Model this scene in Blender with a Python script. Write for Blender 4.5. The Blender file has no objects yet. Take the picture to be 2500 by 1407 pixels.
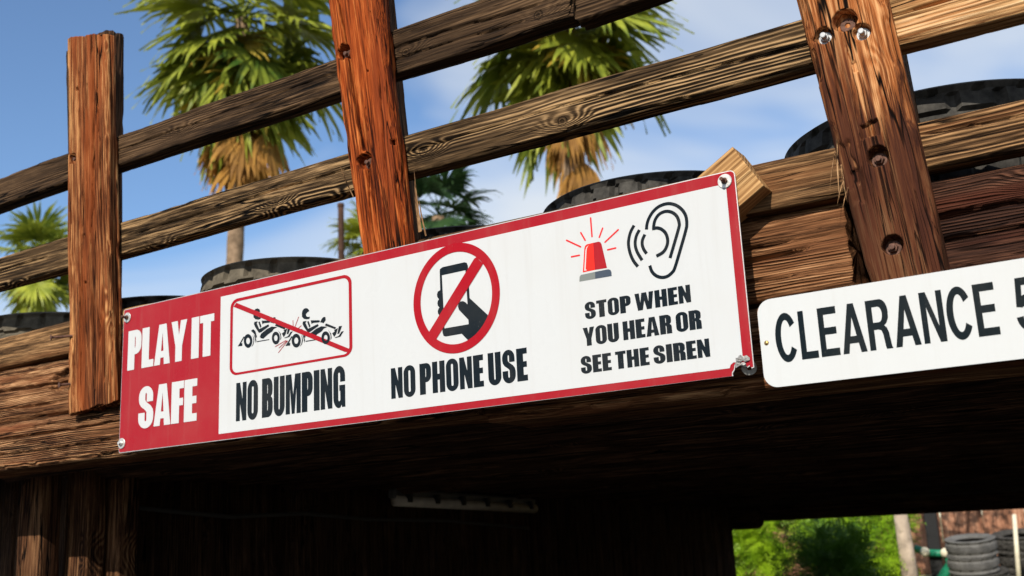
import bpy, bmesh, math, random
import numpy as np
from mathutils import Vector, Matrix

random.seed(7)
rng = np.random.default_rng(11)
sc = bpy.context.scene
COL = sc.collection
Z0 = 1.85                 # height of the safety sign's lower edge above the track (things are laid out from that edge)
GROUND = -1.85
BANK = -1.12

# ------------------------------------------------------------------ camera
CAM = np.array([2.815161, -2.15908, -0.30894])
RIGHT = np.array([0.842084, 0.537297, -0.046969])
UP = np.array([0.161147, -0.167536, 0.972606])
FWD = np.array([-0.51471, 0.826585, 0.227663])
FPX = 2589.15
cd = bpy.data.cameras.new('camera')
cam = bpy.data.objects.new('camera', cd)
COL.objects.link(cam)
m = Matrix.Identity(4)
for i in range(3):
    m[i][0], m[i][1], m[i][2] = RIGHT[i], UP[i], -FWD[i]
    m[i][3] = CAM[i] + (Z0 if i == 2 else 0)
cam.matrix_world = m
cd.sensor_fit = 'HORIZONTAL'
cd.sensor_width = 36.0
cd.lens = FPX / 2500 * 36
cd.clip_start = 0.05
cd.clip_end = 3000
cd.dof.use_dof = True
cd.dof.focus_distance = 2.62
cd.dof.aperture_fstop = 4.5
sc.camera = cam

# ------------------------------------------------------------------ sky and sun
SUN_DIR = Vector((0.13, -1.0, 0.66)).normalized()      # towards the sun
ELEV = math.asin(SUN_DIR.z)
world = bpy.data.worlds.new('World')
sc.world = world
world.use_nodes = True
wn, wl = world.node_tree.nodes, world.node_tree.links
wn.clear()
wo = wn.new('ShaderNodeOutputWorld')
bg = wn.new('ShaderNodeBackground')
sky = wn.new('ShaderNodeTexSky')
sky.sky_type = 'NISHITA'
sky.sun_disc = False
sky.sun_elevation = ELEV
sky.sun_rotation = math.atan2(SUN_DIR.x, SUN_DIR.y)
sky.air_density = 1.0
sky.dust_density = 0.05
sky.ozone_density = 4.5
bg.inputs['Strength'].default_value = 0.15
# thin high cloud veil, the same all round the sky
wtc = wn.new('ShaderNodeTexCoord')
wmap = wn.new('ShaderNodeMapping')
wmap.inputs['Scale'].default_value = (1.0, 1.0, 2.2)
wmap.inputs['Location'].default_value = (0.35, 0.57, 2.8)
wnoi = wn.new('ShaderNodeTexNoise')
wnoi.inputs['Scale'].default_value = 1.7
wnoi.inputs['Detail'].default_value = 4
wnoi.inputs['Roughness'].default_value = 0.5
wnoi.inputs['Distortion'].default_value = 0.7
wr = wn.new('ShaderNodeMapRange')
wr.inputs['From Min'].default_value = 0.41
wr.inputs['From Max'].default_value = 0.59
wr.inputs['To Max'].default_value = 0.92
wmx = wn.new('ShaderNodeMixRGB')
wmx.inputs['Color2'].default_value = (4.9, 5.2, 5.5, 1)
wl.new(wtc.outputs['Generated'], wmap.inputs['Vector'])
wl.new(wmap.outputs['Vector'], wnoi.inputs['Vector'])
wl.new(wnoi.outputs['Fac'], wr.inputs['Value'])
wl.new(wr.outputs['Result'], wmx.inputs['Fac'])
wl.new(sky.outputs['Color'], wmx.inputs['Color1'])
wl.new(wmx.outputs['Color'], bg.inputs['Color'])
wl.new(bg.outputs['Background'], wo.inputs['Surface'])

sd = bpy.data.lights.new('sun', 'SUN')
sd.energy = 5.0
sd.angle = math.radians(0.5)
sd.color = (1.0, 0.92, 0.80)
sun = bpy.data.objects.new('sun', sd)
COL.objects.link(sun)
sun.rotation_euler = SUN_DIR.to_track_quat('Z', 'Y').to_euler()
sun.location = (2, -12, 12)

sc.view_settings.view_transform = 'Standard'
sc.view_settings.look = 'None'
sc.view_settings.exposure = 0.10
sc.view_settings.gamma = 1.0
sc.render.engine = 'CYCLES'
sc.cycles.max_bounces = 6
sc.cycles.diffuse_bounces = 2

# ------------------------------------------------------------------ helpers
def ray(px, py):
    return RIGHT * ((px - 1250) / FPX) - UP * ((py - 703.5) / FPX) + FWD

def at(px, py, Y):
    """the point that a spot of the photograph has on the upright plane y = Y"""
    d = ray(px, py)
    return CAM + d * ((Y - CAM[1]) / d[1])

def far(px, py, dist):
    d = ray(px, py)
    return CAM + d * (dist / math.hypot(d[0], d[1]))

def _h(i, j, k):
    n = (i * 374761393 + j * 668265263 + k * 1442695041) & 0xffffffff
    n = ((n ^ (n >> 13)) * 1274126177) & 0xffffffff
    n = n ^ (n >> 16)
    return (n & 0xffff) / 65535.0

def vnoise(x, y, seed=0):
    """smooth value noise, -1..1, on arrays"""
    x = np.asarray(x, float); y = np.asarray(y, float)
    i = np.floor(x).astype(np.int64); j = np.floor(y).astype(np.int64)
    fx = x - i; fy = y - j
    fx = fx * fx * (3 - 2 * fx); fy = fy * fy * (3 - 2 * fy)
    a = _h(i, j, seed); b = _h(i + 1, j, seed); c = _h(i, j + 1, seed); d = _h(i + 1, j + 1, seed)
    return 2 * ((a * (1 - fx) + b * fx) * (1 - fy) + (c * (1 - fx) + d * fx) * fy) - 1

def sstep(a, b, x):
    t = np.clip((x - a) / (b - a), 0, 1)
    return t * t * (3 - 2 * t)

def mesh(name, verts, faces, mat=None, smooth=False):
    me = bpy.data.meshes.new(name)
    me.from_pydata([tuple(map(float, v)) for v in verts], [], [tuple(map(int, f)) for f in faces])
    me.update()
    if mat: me.materials.append(mat)
    if smooth:
        me.polygons.foreach_set('use_smooth', [True] * len(me.polygons))
    return me

def link(name, me, parent=None, loc=None, rot=None):
    o = bpy.data.objects.new(name, me)
    COL.objects.link(o)
    if parent: o.parent = parent
    if loc is not None: o.location = loc
    if rot is not None: o.rotation_euler = rot
    return o

def obj(name, verts, faces, mat, parent=None, smooth=False, loc=None, rot=None):
    return link(name, mesh(name, verts, faces, mat, smooth), parent, loc, rot)

def tag(o, label, cat, group=None):
    o['label'] = label; o['category'] = cat
    if group: o['group'] = group
    return o

def thing(name, label, cat, loc=(0, 0, 0), rot=(0, 0, 0), group=None):
    o = bpy.data.objects.new(name, None)
    COL.objects.link(o)
    o.empty_display_size = 0.1
    o.location = loc; o.rotation_euler = rot
    return tag(o, label, cat, group)

def bm_to(name, bm, mat, parent=None, smooth=False, loc=None, rot=None):
    bmesh.ops.recalc_face_normals(bm, faces=bm.faces)
    me = bpy.data.meshes.new(name)
    bm.to_mesh(me); bm.free()
    me.materials.append(mat)
    if smooth: me.polygons.foreach_set('use_smooth', [True] * len(me.polygons))
    return link(name, me, parent, loc, rot)

def box_bm(x0, x1, y0, y1, z0, z1, bev=0.0):
    bm = bmesh.new()
    bmesh.ops.create_cube(bm, size=1)
    for v in bm.verts:
        v.co = Vector(((x0 + x1) / 2 + v.co.x * (x1 - x0), (y0 + y1) / 2 + v.co.y * (y1 - y0), (z0 + z1) / 2 + v.co.z * (z1 - z0)))
    if bev: bmesh.ops.bevel(bm, geom=bm.edges[:], offset=bev, segments=2, affect='EDGES', profile=0.5)
    return bm

def tube(path, r, n=8, caps=True):
    """tube along a list of points; r a number or list"""
    P = [Vector(p) for p in path]
    rs = r if hasattr(r, '__len__') else [r] * len(P)
    V, F = [], []
    ref = Vector((0.123, 0.3, 1)).normalized()
    for i, p in enumerate(P):
        t = (P[min(i + 1, len(P) - 1)] - P[max(i - 1, 0)]).normalized()
        a = t.cross(ref)
        if a.length < 1e-3: a = t.cross(Vector((1, 0, 0)))
        a.normalize(); b = t.cross(a)
        for k in range(n):
            ang = 2 * math.pi * k / n
            V.append(p + (a * math.cos(ang) + b * math.sin(ang)) * rs[i])
    for i in range(len(P) - 1):
        for k in range(n):
            F.append((i * n + k, i * n + (k + 1) % n, (i + 1) * n + (k + 1) % n, (i + 1) * n + k))
    if caps:
        F.append(tuple(range(n))[::-1]); F.append(tuple(range((len(P) - 1) * n, len(P) * n)))
    return V, F

def lathe(prof, n=24, axis='Z', close=False):
    """prof = [(radius, height)]"""
    V, F = [], []
    for r, h in prof:
        for k in range(n):
            a = 2 * math.pi * k / n
            p = (r * math.cos(a), r * math.sin(a), h)
            if axis == 'Y': p = (p[0], -p[2], p[1])
            V.append(p)
    m_ = len(prof)
    for i in range(m_ - (0 if close else 1)):
        j = (i + 1) % m_
        for k in range(n):
            F.append((i * n + k, i * n + (k + 1) % n, j * n + (k + 1) % n, j * n + k))
    return V, F

# ------------------------------------------------------------------ materials
class NT:
    def __init__(s, name):
        s.m = bpy.data.materials.new(name); s.m.use_nodes = True
        s.t = s.m.node_tree; s.t.nodes.clear()
        s.out = s.t.nodes.new('ShaderNodeOutputMaterial')
        s.b = s.t.nodes.new('ShaderNodeBsdfPrincipled')
        s.t.links.new(s.b.outputs['BSDF'], s.out.inputs['Surface'])
    def n(s, typ, **kw):
        q = s.t.nodes.new('ShaderNode' + typ)
        for k, v in kw.items(): setattr(q, k, v)
        return q
    def put(s, sock, v):
        if isinstance(v, bpy.types.NodeSocket): s.t.links.new(v, sock)
        else: sock.default_value = v
    def math(s, op, a, b=0.0, c=0.0, clamp=False):
        q = s.n('Math', operation=op, use_clamp=clamp)
        s.put(q.inputs[0], a); s.put(q.inputs[1], b); s.put(q.inputs[2], c)
        return q.outputs[0]
    def vmul(s, a, v):
        q = s.n('VectorMath', operation='MULTIPLY'); s.put(q.inputs[0], a); s.put(q.inputs[1], v)
        return q.outputs[0]
    def vadd(s, a, v):
        q = s.n('VectorMath', operation='ADD'); s.put(q.inputs[0], a); s.put(q.inputs[1], v)
        return q.outputs[0]
    def noise(s, vec, scale=1.0, detail=2.0, rough=0.5, dist=0.0):
        q = s.n('TexNoise'); s.put(q.inputs['Vector'], vec)
        q.inputs['Scale'].default_value = scale; q.inputs['Detail'].default_value = detail
        q.inputs['Roughness'].default_value = rough; q.inputs['Distortion'].default_value = dist
        return q.outputs['Fac']
    def rng(s, v, a, b, c=0.0, d=1.0, smooth=True):
        q = s.n('MapRange', interpolation_type='SMOOTHSTEP' if smooth else 'LINEAR')
        s.put(q.inputs[0], v); s.put(q.inputs[1], a); s.put(q.inputs[2], b); s.put(q.inputs[3], c); s.put(q.inputs[4], d)
        return q.outputs[0]
    def mix(s, f, a, b, mode='MIX'):
        q = s.n('MixRGB', blend_type=mode); s.put(q.inputs[0], f)
        for k, v in ((1, a), (2, b)):
            if isinstance(v, tuple) and len(v) == 3: v = (*v, 1)
            s.put(q.inputs[k], v)
        return q.outputs[0]
    def ramp(s, v, stops):
        q = s.n('ValToRGB'); e = q.color_ramp.elements
        while len(e) < len(stops): e.new(0.5)
        for i, (p, c) in enumerate(stops):
            e[i].position = p; e[i].color = (*c, 1)
        s.put(q.inputs[0], v)
        return q.outputs[0]
    def bump(s, h, dist, strength=1.0):
        q = s.n('Bump'); q.inputs['Distance'].default_value = dist; q.inputs['Strength'].default_value = strength
        s.put(q.inputs['Height'], h); s.t.links.new(q.outputs[0], s.b.inputs['Normal'])
    def coords(s, jitter=True):
        c = s.n('TexCoord').outputs['Object']
        if jitter:
            r = s.n('ObjectInfo').outputs['Random']
            v = s.n('CombineXYZ')
            s.put(v.inputs[0], s.math('MULTIPLY', r, 31.0)); s.put(v.inputs[1], s.math('MULTIPLY', r, 7.0)); s.put(v.inputs[2], s.math('MULTIPLY', r, 13.0))
            c = s.vadd(c, v.outputs[0])
        return c
    def fin(s, color, rough=0.8, spec=0.25, metal=0.0):
        v = color
        if isinstance(v, tuple): v = (*v, 1)
        s.put(s.b.inputs['Base Color'], v); s.put(s.b.inputs['Roughness'], rough)
        s.b.inputs['Specular IOR Level'].default_value = spec; s.b.inputs['Metallic'].default_value = metal
        return s.m

def wood(name, dark, mid, light, freq=150, ringamt=0.35, knots=0.5, stain=None, stainamt=0.0, bump=0.003, crack=1.0, patch=0.35, warp=1.6, low=None):
    """weathered timber: grain runs along local X, rings bend round knots, checks split along the grain"""
    s = NT(name)
    P = s.coords()
    sep = s.n('SeparateXYZ'); s.put(sep.inputs[0], P)
    # knots
    vor = s.n('TexVoronoi'); s.put(vor.inputs['Vector'], s.vmul(P, (2.6, 5.0, 7.5))); vor.inputs['Scale'].default_value = 1.0
    csep = s.n('SeparateColor'); s.put(csep.inputs[0], vor.outputs['Color'])
    sel = s.math('LESS_THAN', csep.outputs[0], knots)
    df = s.n('VectorMath', operation='SUBTRACT'); s.put(df.inputs[0], s.vmul(P, (2.6, 5.0, 7.5))); s.put(df.inputs[1], vor.outputs['Position'])
    dl = s.vmul(df.outputs[0], (1 / 2.6, 0.25 / 5.0, 1 / 7.5))            # back to metres
    ln = s.n('VectorMath', operation='LENGTH'); s.put(ln.inputs[0], dl)
    le = s.n('VectorMath', operation='LENGTH'); s.put(le.inputs[0], s.vmul(dl, (0.38, 1, 1)))
    rd = s.math('ADD', ln.outputs['Value'], s.math('MULTIPLY', s.math('SUBTRACT', s.noise(P, 90, 2), 0.5), 0.006))
    kn = s.math('MULTIPLY', s.rng(le.outputs['Value'], 0.040, 0.0), sel)
    core = s.math('MULTIPLY', s.math('MAXIMUM', s.rng(rd, 0.0085, 0.004, 0, 0.8), s.rng(s.math('ABSOLUTE', s.math('SUBTRACT', rd, 0.0125)), 0.0025, 0.0006, 0, 0.7)), sel)
    # rings
    nw = s.noise(s.vmul(P, (1.3, 5, 5)), detail=2)
    q = s.math('ADD', sep.outputs[2], s.math('MULTIPLY', sep.outputs[1], 0.6))
    r = s.math('MULTIPLY', q, freq)
    r = s.math('ADD', r, s.math('MULTIPLY', nw, warp * 2))
    r = s.math('ADD', r, s.math('MULTIPLY', kn, 4.5))
    r = s.math('ADD', r, s.math('MULTIPLY', s.noise(s.vmul(P, (6, 40, 40)), detail=2), 1.1))
    ring = s.math('ADD', s.math('MULTIPLY', s.math('SINE', s.math('MULTIPLY', r, 6.2832)), 0.5), 0.5)
    # rings fade in and out along the face
    vis = s.rng(s.noise(s.vmul(P, (0.8, 11, 11)), detail=1), 0.42, 0.60, 0.10, 1.0)
    ringv = s.math('MULTIPLY', s.math('SUBTRACT', ring, 0.5), vis)
    fib = s.noise(s.vmul(P, (7, 210, 210)), detail=3, rough=0.6)
    fine = s.noise(s.vmul(P, (14, 520, 520)), detail=2, rough=0.6)
    streak = s.noise(s.vmul(P, (2.0, 62, 62)), detail=5, rough=0.72)
    big = s.noise(s.vmul(P, (2.2, 9, 9)), detail=3, rough=0.55)
    rgh = s.rng(s.noise(s.vmul(P, (1.4, 8, 8)), detail=2), 0.34, 0.64, 0.30, 1.0)
    t = s.math('ADD', s.math('MULTIPLY', s.math('MULTIPLY', s.math('SUBTRACT', streak, 0.5), rgh), 2.0), 0.46)
    t = s.math('ADD', t, s.math('MULTIPLY', s.math('SUBTRACT', fib, 0.5), 0.8))
    t = s.math('ADD', t, s.math('MULTIPLY', s.math('MULTIPLY', s.math('SUBTRACT', fine, 0.5), rgh), 1.1))
    t = s.math('ADD', t, s.math('MULTIPLY', ringv, ringamt))
    t = s.math('ADD', t, s.math('MULTIPLY', s.math('SUBTRACT', big, 0.5), patch * 2), clamp=True)
    col = s.ramp(t, [(0.16, dark), (0.50, mid), (0.86, light)])
    if stain:
        sm = s.rng(s.noise(s.vmul(P, (1.5, 14, 14)), detail=3), 0.46, 0.68, 0, stainamt)
        col = s.mix(sm, col, stain)
    if low:      # soot and grime rubbed into the lower end
        oc = s.n('TexCoord').outputs['Object']; so = s.n('SeparateXYZ'); s.put(so.inputs[0], oc)
        lv = s.math('ADD', so.outputs[0], s.math('MULTIPLY', s.math('SUBTRACT', streak, 0.5), 0.9))
        ga = s.rng(lv, low[0], low[1]); gb = s.rng(lv, low[2], low[3])
        col = s.mix(s.math('MULTIPLY', s.math('MULTIPLY', ga, s.math('SUBTRACT', 1.0, gb)), 0.82), col, low[4])
    # checks
    cn = s.noise(s.vmul(P, (0.9, 17, 17)), detail=3, rough=0.55)
    ck = s.rng(s.math('ABSOLUTE', s.math('SUBTRACT', cn, 0.5)), 0.016, 0.003)
    ckm = s.rng(s.noise(s.vmul(P, (1.7, 6, 6)), detail=1), 0.45, 0.58, 0.0, crack)
    ck = s.math('MULTIPLY', ck, ckm)
    hn = s.noise(s.vmul(P, (1.9, 90, 90)), detail=2, rough=0.5)
    hair = s.math('MULTIPLY', s.rng(s.math('ABSOLUTE', s.math('SUBTRACT', hn, 0.5)), 0.026, 0.005), s.rng(s.noise(s.vmul(P, (3.0, 18, 18)), detail=2), 0.42, 0.62, 0.0, 0.9))
    hair = s.math('MULTIPLY', hair, rgh)
    pits = s.math('MULTIPLY', s.rng(s.noise(s.vmul(P, (16, 75, 75)), detail=1), 0.76, 0.84), 0.7)
    dk = s.math('MAXIMUM', s.math('MAXIMUM', s.math('MAXIMUM', ck, hair), s.math('MULTIPLY', core, 0.75)), pits)
    col = s.mix(dk, col, tuple(c * 0.12 for c in dark))
    h = s.math('ADD', s.math('MULTIPLY', ringv, min(1.0, ringamt * 2.2)), s.math('MULTIPLY', fib, 0.35))
    h = s.math('ADD', h, s.math('MULTIPLY', s.math('ADD', s.math('MULTIPLY', streak, 0.75), s.math('MULTIPLY', fine, 0.2)), rgh))
    h = s.math('SUBTRACT', h, s.math('MULTIPLY', dk, 1.6))
    s.bump(h, bump)
    return s.fin(col, rough=0.9, spec=0.10)

def plain(name, color, rough=0.6, spec=0.3, metal=0.0, var=0.15, nscale=18.0, bump=0.0):
    s = NT(name)
    P = s.coords()
    n = s.noise(P, nscale, 5, 0.62)
    f = s.rng(n, 0.3, 0.7, 1 - var, 1 + var, False)
    col = s.mix(1.0, color, (1, 1, 1), 'MULTIPLY')
    q = s.n('VectorMath', operation='SCALE'); s.put(q.inputs[0], col); s.put(q.inputs['Scale'], f)
    if bump: s.bump(n, bump)
    return s.fin(q.outputs[0], rough, spec, metal)

def printed(name, color, rough, spec=0.12, dirt=0.06, coat=0.0):
    """sign vinyl or paint: faint dust, hairline scuffs"""
    s = NT(name)
    P = s.coords(False)
    n = s.noise(P, 5.0, 5, 0.6)
    sp = s.rng(s.noise(P, 260.0, 1, 0.5), 0.70, 0.78)
    sc_ = s.rng(s.noise(s.vmul(P, (20, 20, 300)), 1.0, 2, 0.6), 0.73, 0.80)
    f = s.rng(n, 0.35, 0.75, 0.0, dirt)
    col = s.mix(f, color, (0.42, 0.36, 0.28))
    drip = s.rng(s.noise(s.vmul(P, (38, 38, 1.6)), 1.0, 4, 0.6), 0.50, 0.80, 0.0, dirt * 1.5)
    col = s.mix(drip, col, (0.30, 0.25, 0.20))
    col = s.mix(s.math('MULTIPLY', s.math('MAXIMUM', sp, sc_), dirt * 2.2), col, (0.5, 0.46, 0.4))
    s.b.inputs['Coat Weight'].default_value = coat
    s.b.inputs['Coat Roughness'].default_value = 0.15
    s.bump(s.noise(P, 900, 2, 0.5), 0.00006)
    return s.fin(col, s.rng(n, 0.3, 0.7, rough * 0.85, rough * 1.15), spec)

def leafmat(name, c1, c2, rough=0.5, trans=0.22):
    s = NT(name)
    r = s.n('ObjectInfo').outputs['Random']
    n = s.noise(s.n('TexCoord').outputs['Object'], 2.5, 3)
    t = s.math('ADD', s.math('MULTIPLY', r, 0.5), s.math('MULTIPLY', s.rng(n, 0.3, 0.7), 0.6), clamp=True)
    col = s.mix(t, c1, c2)
    s.fin(col, rough, 0.35)
    tr = s.n('BsdfTranslucent'); s.put(tr.inputs[0], s.mix(0.6, col, c2))
    mx = s.n('MixShader'); mx.inputs[0].default_value = trans
    s.t.links.new(s.b.outputs[0], mx.inputs[1]); s.t.links.new(tr.outputs[0], mx.inputs[2])
    s.t.links.new(mx.outputs[0], s.out.inputs['Surface'])
    return s.m

M = {}
M['rail_dark'] = wood('weathered_dark_rail', (0.010, 0.006, 0.004), (0.054, 0.031, 0.016), (0.165, 0.098, 0.050), freq=120, ringamt=0.28, knots=0.45, bump=0.0028, patch=0.30)
M['rail_ridged'] = wood('weathered_ridged_rail', (0.010, 0.006, 0.003), (0.086, 0.051, 0.024), (0.40, 0.25, 0.118), freq=92, ringamt=0.80, knots=0.60, bump=0.0036, patch=0.42, warp=1.4)
M['rail_tan'] = wood('fresh_tan_rail', (0.09, 0.045, 0.018), (0.46, 0.27, 0.115), (0.72, 0.50, 0.27), freq=95, ringamt=0.40, knots=0.25, stain=(0.42, 0.12, 0.025), stainamt=0.45, bump=0.0018, patch=0.25)
M['plank_low'] = wood('brown_low_plank', (0.016, 0.008, 0.004), (0.125, 0.066, 0.029), (0.40, 0.225, 0.100), freq=100, ringamt=0.62, knots=0.35, bump=0.0036, stain=(0.22, 0.085, 0.03), stainamt=0.4)
M['timber'] = wood('old_brown_timber', (0.016, 0.006, 0.003), (0.20, 0.086, 0.036), (0.56, 0.31, 0.15), freq=170, ringamt=0.5, knots=0.40, bump=0.0048, stain=(0.24, 0.075, 0.03), stainamt=0.45, crack=0.9, patch=0.4)
M['timber_dark'] = wood('shade_toned_timber', (0.010, 0.005, 0.004), (0.055, 0.024, 0.015), (0.18, 0.078, 0.044), freq=170, ringamt=0.35, knots=0.4, bump=0.0048, stain=(0.10, 0.026, 0.013), stainamt=0.5, patch=0.4)  # darker copy of the edge timber; its shade is put into the colour
M['post_red'] = wood('rust_red_post', (0.020, 0.003, 0.001), (0.29, 0.055, 0.010), (0.62, 0.20, 0.050), freq=75, ringamt=0.22, knots=0.22, bump=0.0042, stain=(0.19, 0.036, 0.010), stainamt=0.55, patch=0.40)
M['post_old'] = wood('splintery_brown_post', (0.016, 0.004, 0.002), (0.20, 0.060, 0.019), (0.60, 0.30, 0.115), freq=85, ringamt=0.28, knots=0.2, bump=0.0055, stain=(0.28, 0.062, 0.014), stainamt=0.55, patch=0.36)
M['post_right'] = wood('streaked_orange_post', (0.022, 0.007, 0.003), (0.34, 0.108, 0.030), (0.64, 0.33, 0.14), freq=60, ringamt=0.20, knots=0.18, bump=0.0036, stain=(0.12, 0.030, 0.011), stainamt=0.65, patch=0.55, low=(-0.9, -0.8, 0.34, 0.56, (0.040, 0.014, 0.009)))
M['post_back'] = wood('shade_toned_back_post', (0.010, 0.006, 0.004), (0.06, 0.03, 0.016), (0.16, 0.085, 0.045), bump=0.004)  # post wood darkened in colour to stand in for the front post's shadow
M['under'] = wood('dark_underside_log', (0.008, 0.004, 0.003), (0.062, 0.030, 0.017), (0.20, 0.105, 0.058), freq=60, bump=0.005)  # log colour kept extra dark to deepen the shade under the deck
M['wallboard'] = wood('brown_wall_board', (0.008, 0.004, 0.003), (0.042, 0.020, 0.011), (0.11, 0.06, 0.032), freq=70, bump=0.004)  # same wood as the support posts, darkened further for the underpass shade
M['picket'] = wood('brown_support_post', (0.012, 0.005, 0.003), (0.085, 0.036, 0.016), (0.26, 0.135, 0.062), freq=70, bump=0.004)  # coloured darker than the wood is, so the unlit part reads as deep shade
M['block'] = wood('new_sawn_block', (0.14, 0.058, 0.020), (0.38, 0.205, 0.080), (0.60, 0.37, 0.165), freq=85, ringamt=0.30, knots=0.05, bump=0.0012, patch=0.12, crack=0.3, warp=1.5)
M['fence'] = wood('sunlit_fence_board', (0.12, 0.05, 0.03), (0.36, 0.17, 0.10), (0.58, 0.34, 0.22), freq=50, bump=0.003)
M['splinter'] = wood('raw_splinter', (0.08, 0.04, 0.02), (0.24, 0.13, 0.06), (0.46, 0.28, 0.14), bump=0.001)
M['white'] = printed('white_sign_vinyl', (0.53, 0.545, 0.55), 0.3, dirt=0.07)
M['white2'] = printed('white_sign_enamel', (0.55, 0.565, 0.565), 0.3, dirt=0.06)
M['red'] = printed('red_sign_vinyl', (0.31, 0.009, 0.017), 0.3, dirt=0.05)
M['redprint'] = printed('red_print', (0.33, 0.004, 0.012), 0.28, dirt=0.03)
M['redlight'] = printed('bright_red_print', (0.78, 0.02, 0.012), 0.42, dirt=0.02)
M['redray'] = printed('light_red_print', (0.62, 0.02, 0.024), 0.42, dirt=0.02)
M['navy'] = printed('navy_print', (0.007, 0.012, 0.017), 0.22, 0.06, dirt=0.03)
M['grey_print'] = printed('grey_print', (0.17, 0.19, 0.18), 0.45, dirt=0.03)
M['slate_print'] = printed('slate_print', (0.045, 0.065, 0.095), 0.45, dirt=0.03)
M['black_vinyl'] = printed('black_vinyl_letter', (0.005, 0.009, 0.011), 0.14, 0.12, dirt=0.02)
M['alu'] = plain('aluminium_edge', (0.55, 0.54, 0.52), 0.45, 0.5, 0.6, 0.15, 60)
M['zinc'] = plain('zinc_washer', (0.60, 0.58, 0.54), 0.38, 0.5, 0.55, 0.25, 120, 0.0004)
M['chrome'] = plain('bright_steel', (0.36, 0.365, 0.37), 0.42, 0.4, 0.35, 0.15, 90)
M['dull'] = plain('dull_torn_metal', (0.26, 0.25, 0.24), 0.5, 0.4, 0.3, 0.5, 300)
M['rust'] = plain('rusty_iron', (0.11, 0.052, 0.034), 0.65, 0.4, 0.35, 0.5, 150, 0.0006)
M['brass'] = plain('brass_screw', (0.46, 0.31, 0.11), 0.38, 0.5, 0.8, 0.25, 200)
M['rubber'] = plain('dusty_tyre_rubber', (0.046, 0.043, 0.038), 0.8, 0.25, 0, 0.75, 30, 0.0012)
M['rubber_brown'] = plain('brown_dusty_tyre_rubber', (0.105, 0.090, 0.066), 0.85, 0.2, 0, 0.5, 26, 0.0012)
M['rubber_grey'] = plain('grey_dusty_tyre_rubber', (0.125, 0.122, 0.116), 0.85, 0.2, 0, 0.3, 8)
M['trunk'] = plain('palm_trunk_bark', (0.24, 0.165, 0.105), 0.9, 0.1, 0, 0.45, 6, 0.02)
M['pale_trunk'] = plain('pale_tree_bark', (0.46, 0.37, 0.28), 0.9, 0.1, 0, 0.3, 9, 0.01)
M['pole'] = plain('dark_wood_pole', (0.07, 0.035, 0.022), 0.8, 0.2, 0, 0.4, 8)
M['frond'] = leafmat('palm_frond', (0.030, 0.085, 0.010), (0.40, 0.43, 0.045))
M['frond_shade'] = leafmat('shade_toned_palm_frond', (0.012, 0.040, 0.014), (0.045, 0.10, 0.026), trans=0.22)  # darker frond copy: the low palm's shade sits in the leaf colour
M['frond_gold'] = leafmat('yellowing_palm_frond', (0.30, 0.24, 0.03), (0.62, 0.40, 0.05), 0.7)
M['frond_dead'] = leafmat('dead_palm_frond', (0.16, 0.075, 0.025), (0.56, 0.29, 0.055), 0.8, 0.25)
M['leaf'] = leafmat('bush_leaf', (0.09, 0.24, 0.008), (0.42, 0.62, 0.02), 0.5, 0.12)
M['leaf_shade'] = leafmat('shade_toned_bush_leaf', (0.035, 0.10, 0.010), (0.11, 0.24, 0.018), 0.5, 0.2)  # darker leaf copy: shade on the middle bush painted into its colour
M['twig'] = plain('bush_stem', (0.17, 0.09, 0.045), 0.9, 0.1)
M['plastic_white'] = plain('milky_plastic', (0.62, 0.54, 0.44), 0.4, 0.4)
M['plastic_grey'] = plain('grey_plastic', (0.12, 0.115, 0.105), 0.5, 0.4)
M['cable'] = plain('black_cable', (0.05, 0.045, 0.04), 0.6, 0.3)
M['dark_fill'] = plain('added_backing_fill', (0.05, 0.035, 0.025), 0.95, 0.1, 0, 0.4, 9, 0.02)  # for the added backing block only
M['green_paint'] = plain('green_paint', (0.012, 0.20, 0.105), 0.4, 0.4)
M['white_paint'] = plain('pale_paint', (0.72, 0.66, 0.50), 0.6, 0.3)
M['black_paint'] = plain('black_paint', (0.012, 0.012, 0.013), 0.5, 0.3)

def ground_mat():
    s = NT('asphalt_and_dirt')
    P = s.n('TexCoord').outputs['Object']
    sep = s.n('SeparateXYZ'); s.put(sep.inputs[0], P)
    n = s.noise(P, 0.9, 6, 0.6); g = s.noise(P, 90, 2)
    asp = s.ramp(s.math('ADD', s.math('MULTIPLY', n, 0.5), s.math('MULTIPLY', g, 0.5)), [(0.3, (0.018, 0.017, 0.016)), (0.7, (0.038, 0.036, 0.033))])
    dirt = s.ramp(s.noise(P, 1.6, 7, 0.65), [(0.3, (0.15, 0.12, 0.075)), (0.5, (0.20, 0.19, 0.08)), (0.72, (0.36, 0.30, 0.22))])
    edge = s.rng(s.math('ADD', sep.outputs[1], s.math('MULTIPLY', n, 0.5)), 9.6, 10.1)
    s.bump(g, 0.004)
    return s.fin(s.mix(edge, asp, dirt), 0.9, 0.2)
M['ground'] = ground_mat()

# ------------------------------------------------------------------ ground
def build_ground():
    ys = [-900, -60, -12, -4, 0, 3, 6, 9, 9.6, 10.0, 10.5, 11.5, 13, 16, 20, 40, 120, 900]
    xs = [-900, -120, -40, -14, -6, -3, -1, 1, 3, 6, 14, 40, 120, 900]
    V, F = [], []
    for y in ys:
        z = GROUND if y < 9.7 else (BANK if y > 10.3 else (GROUND + BANK) / 2)
        for x in xs: V.append((x, y, z))
    nx = len(xs)
    for j in range(len(ys) - 1):
        for i in range(nx - 1):
            F.append((j * nx + i, j * nx + i + 1, (j + 1) * nx + i + 1, (j + 1) * nx + i))
    o = obj('ground', V, F, M['ground'])
    o['kind'] = 'structure'
build_ground()

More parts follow.
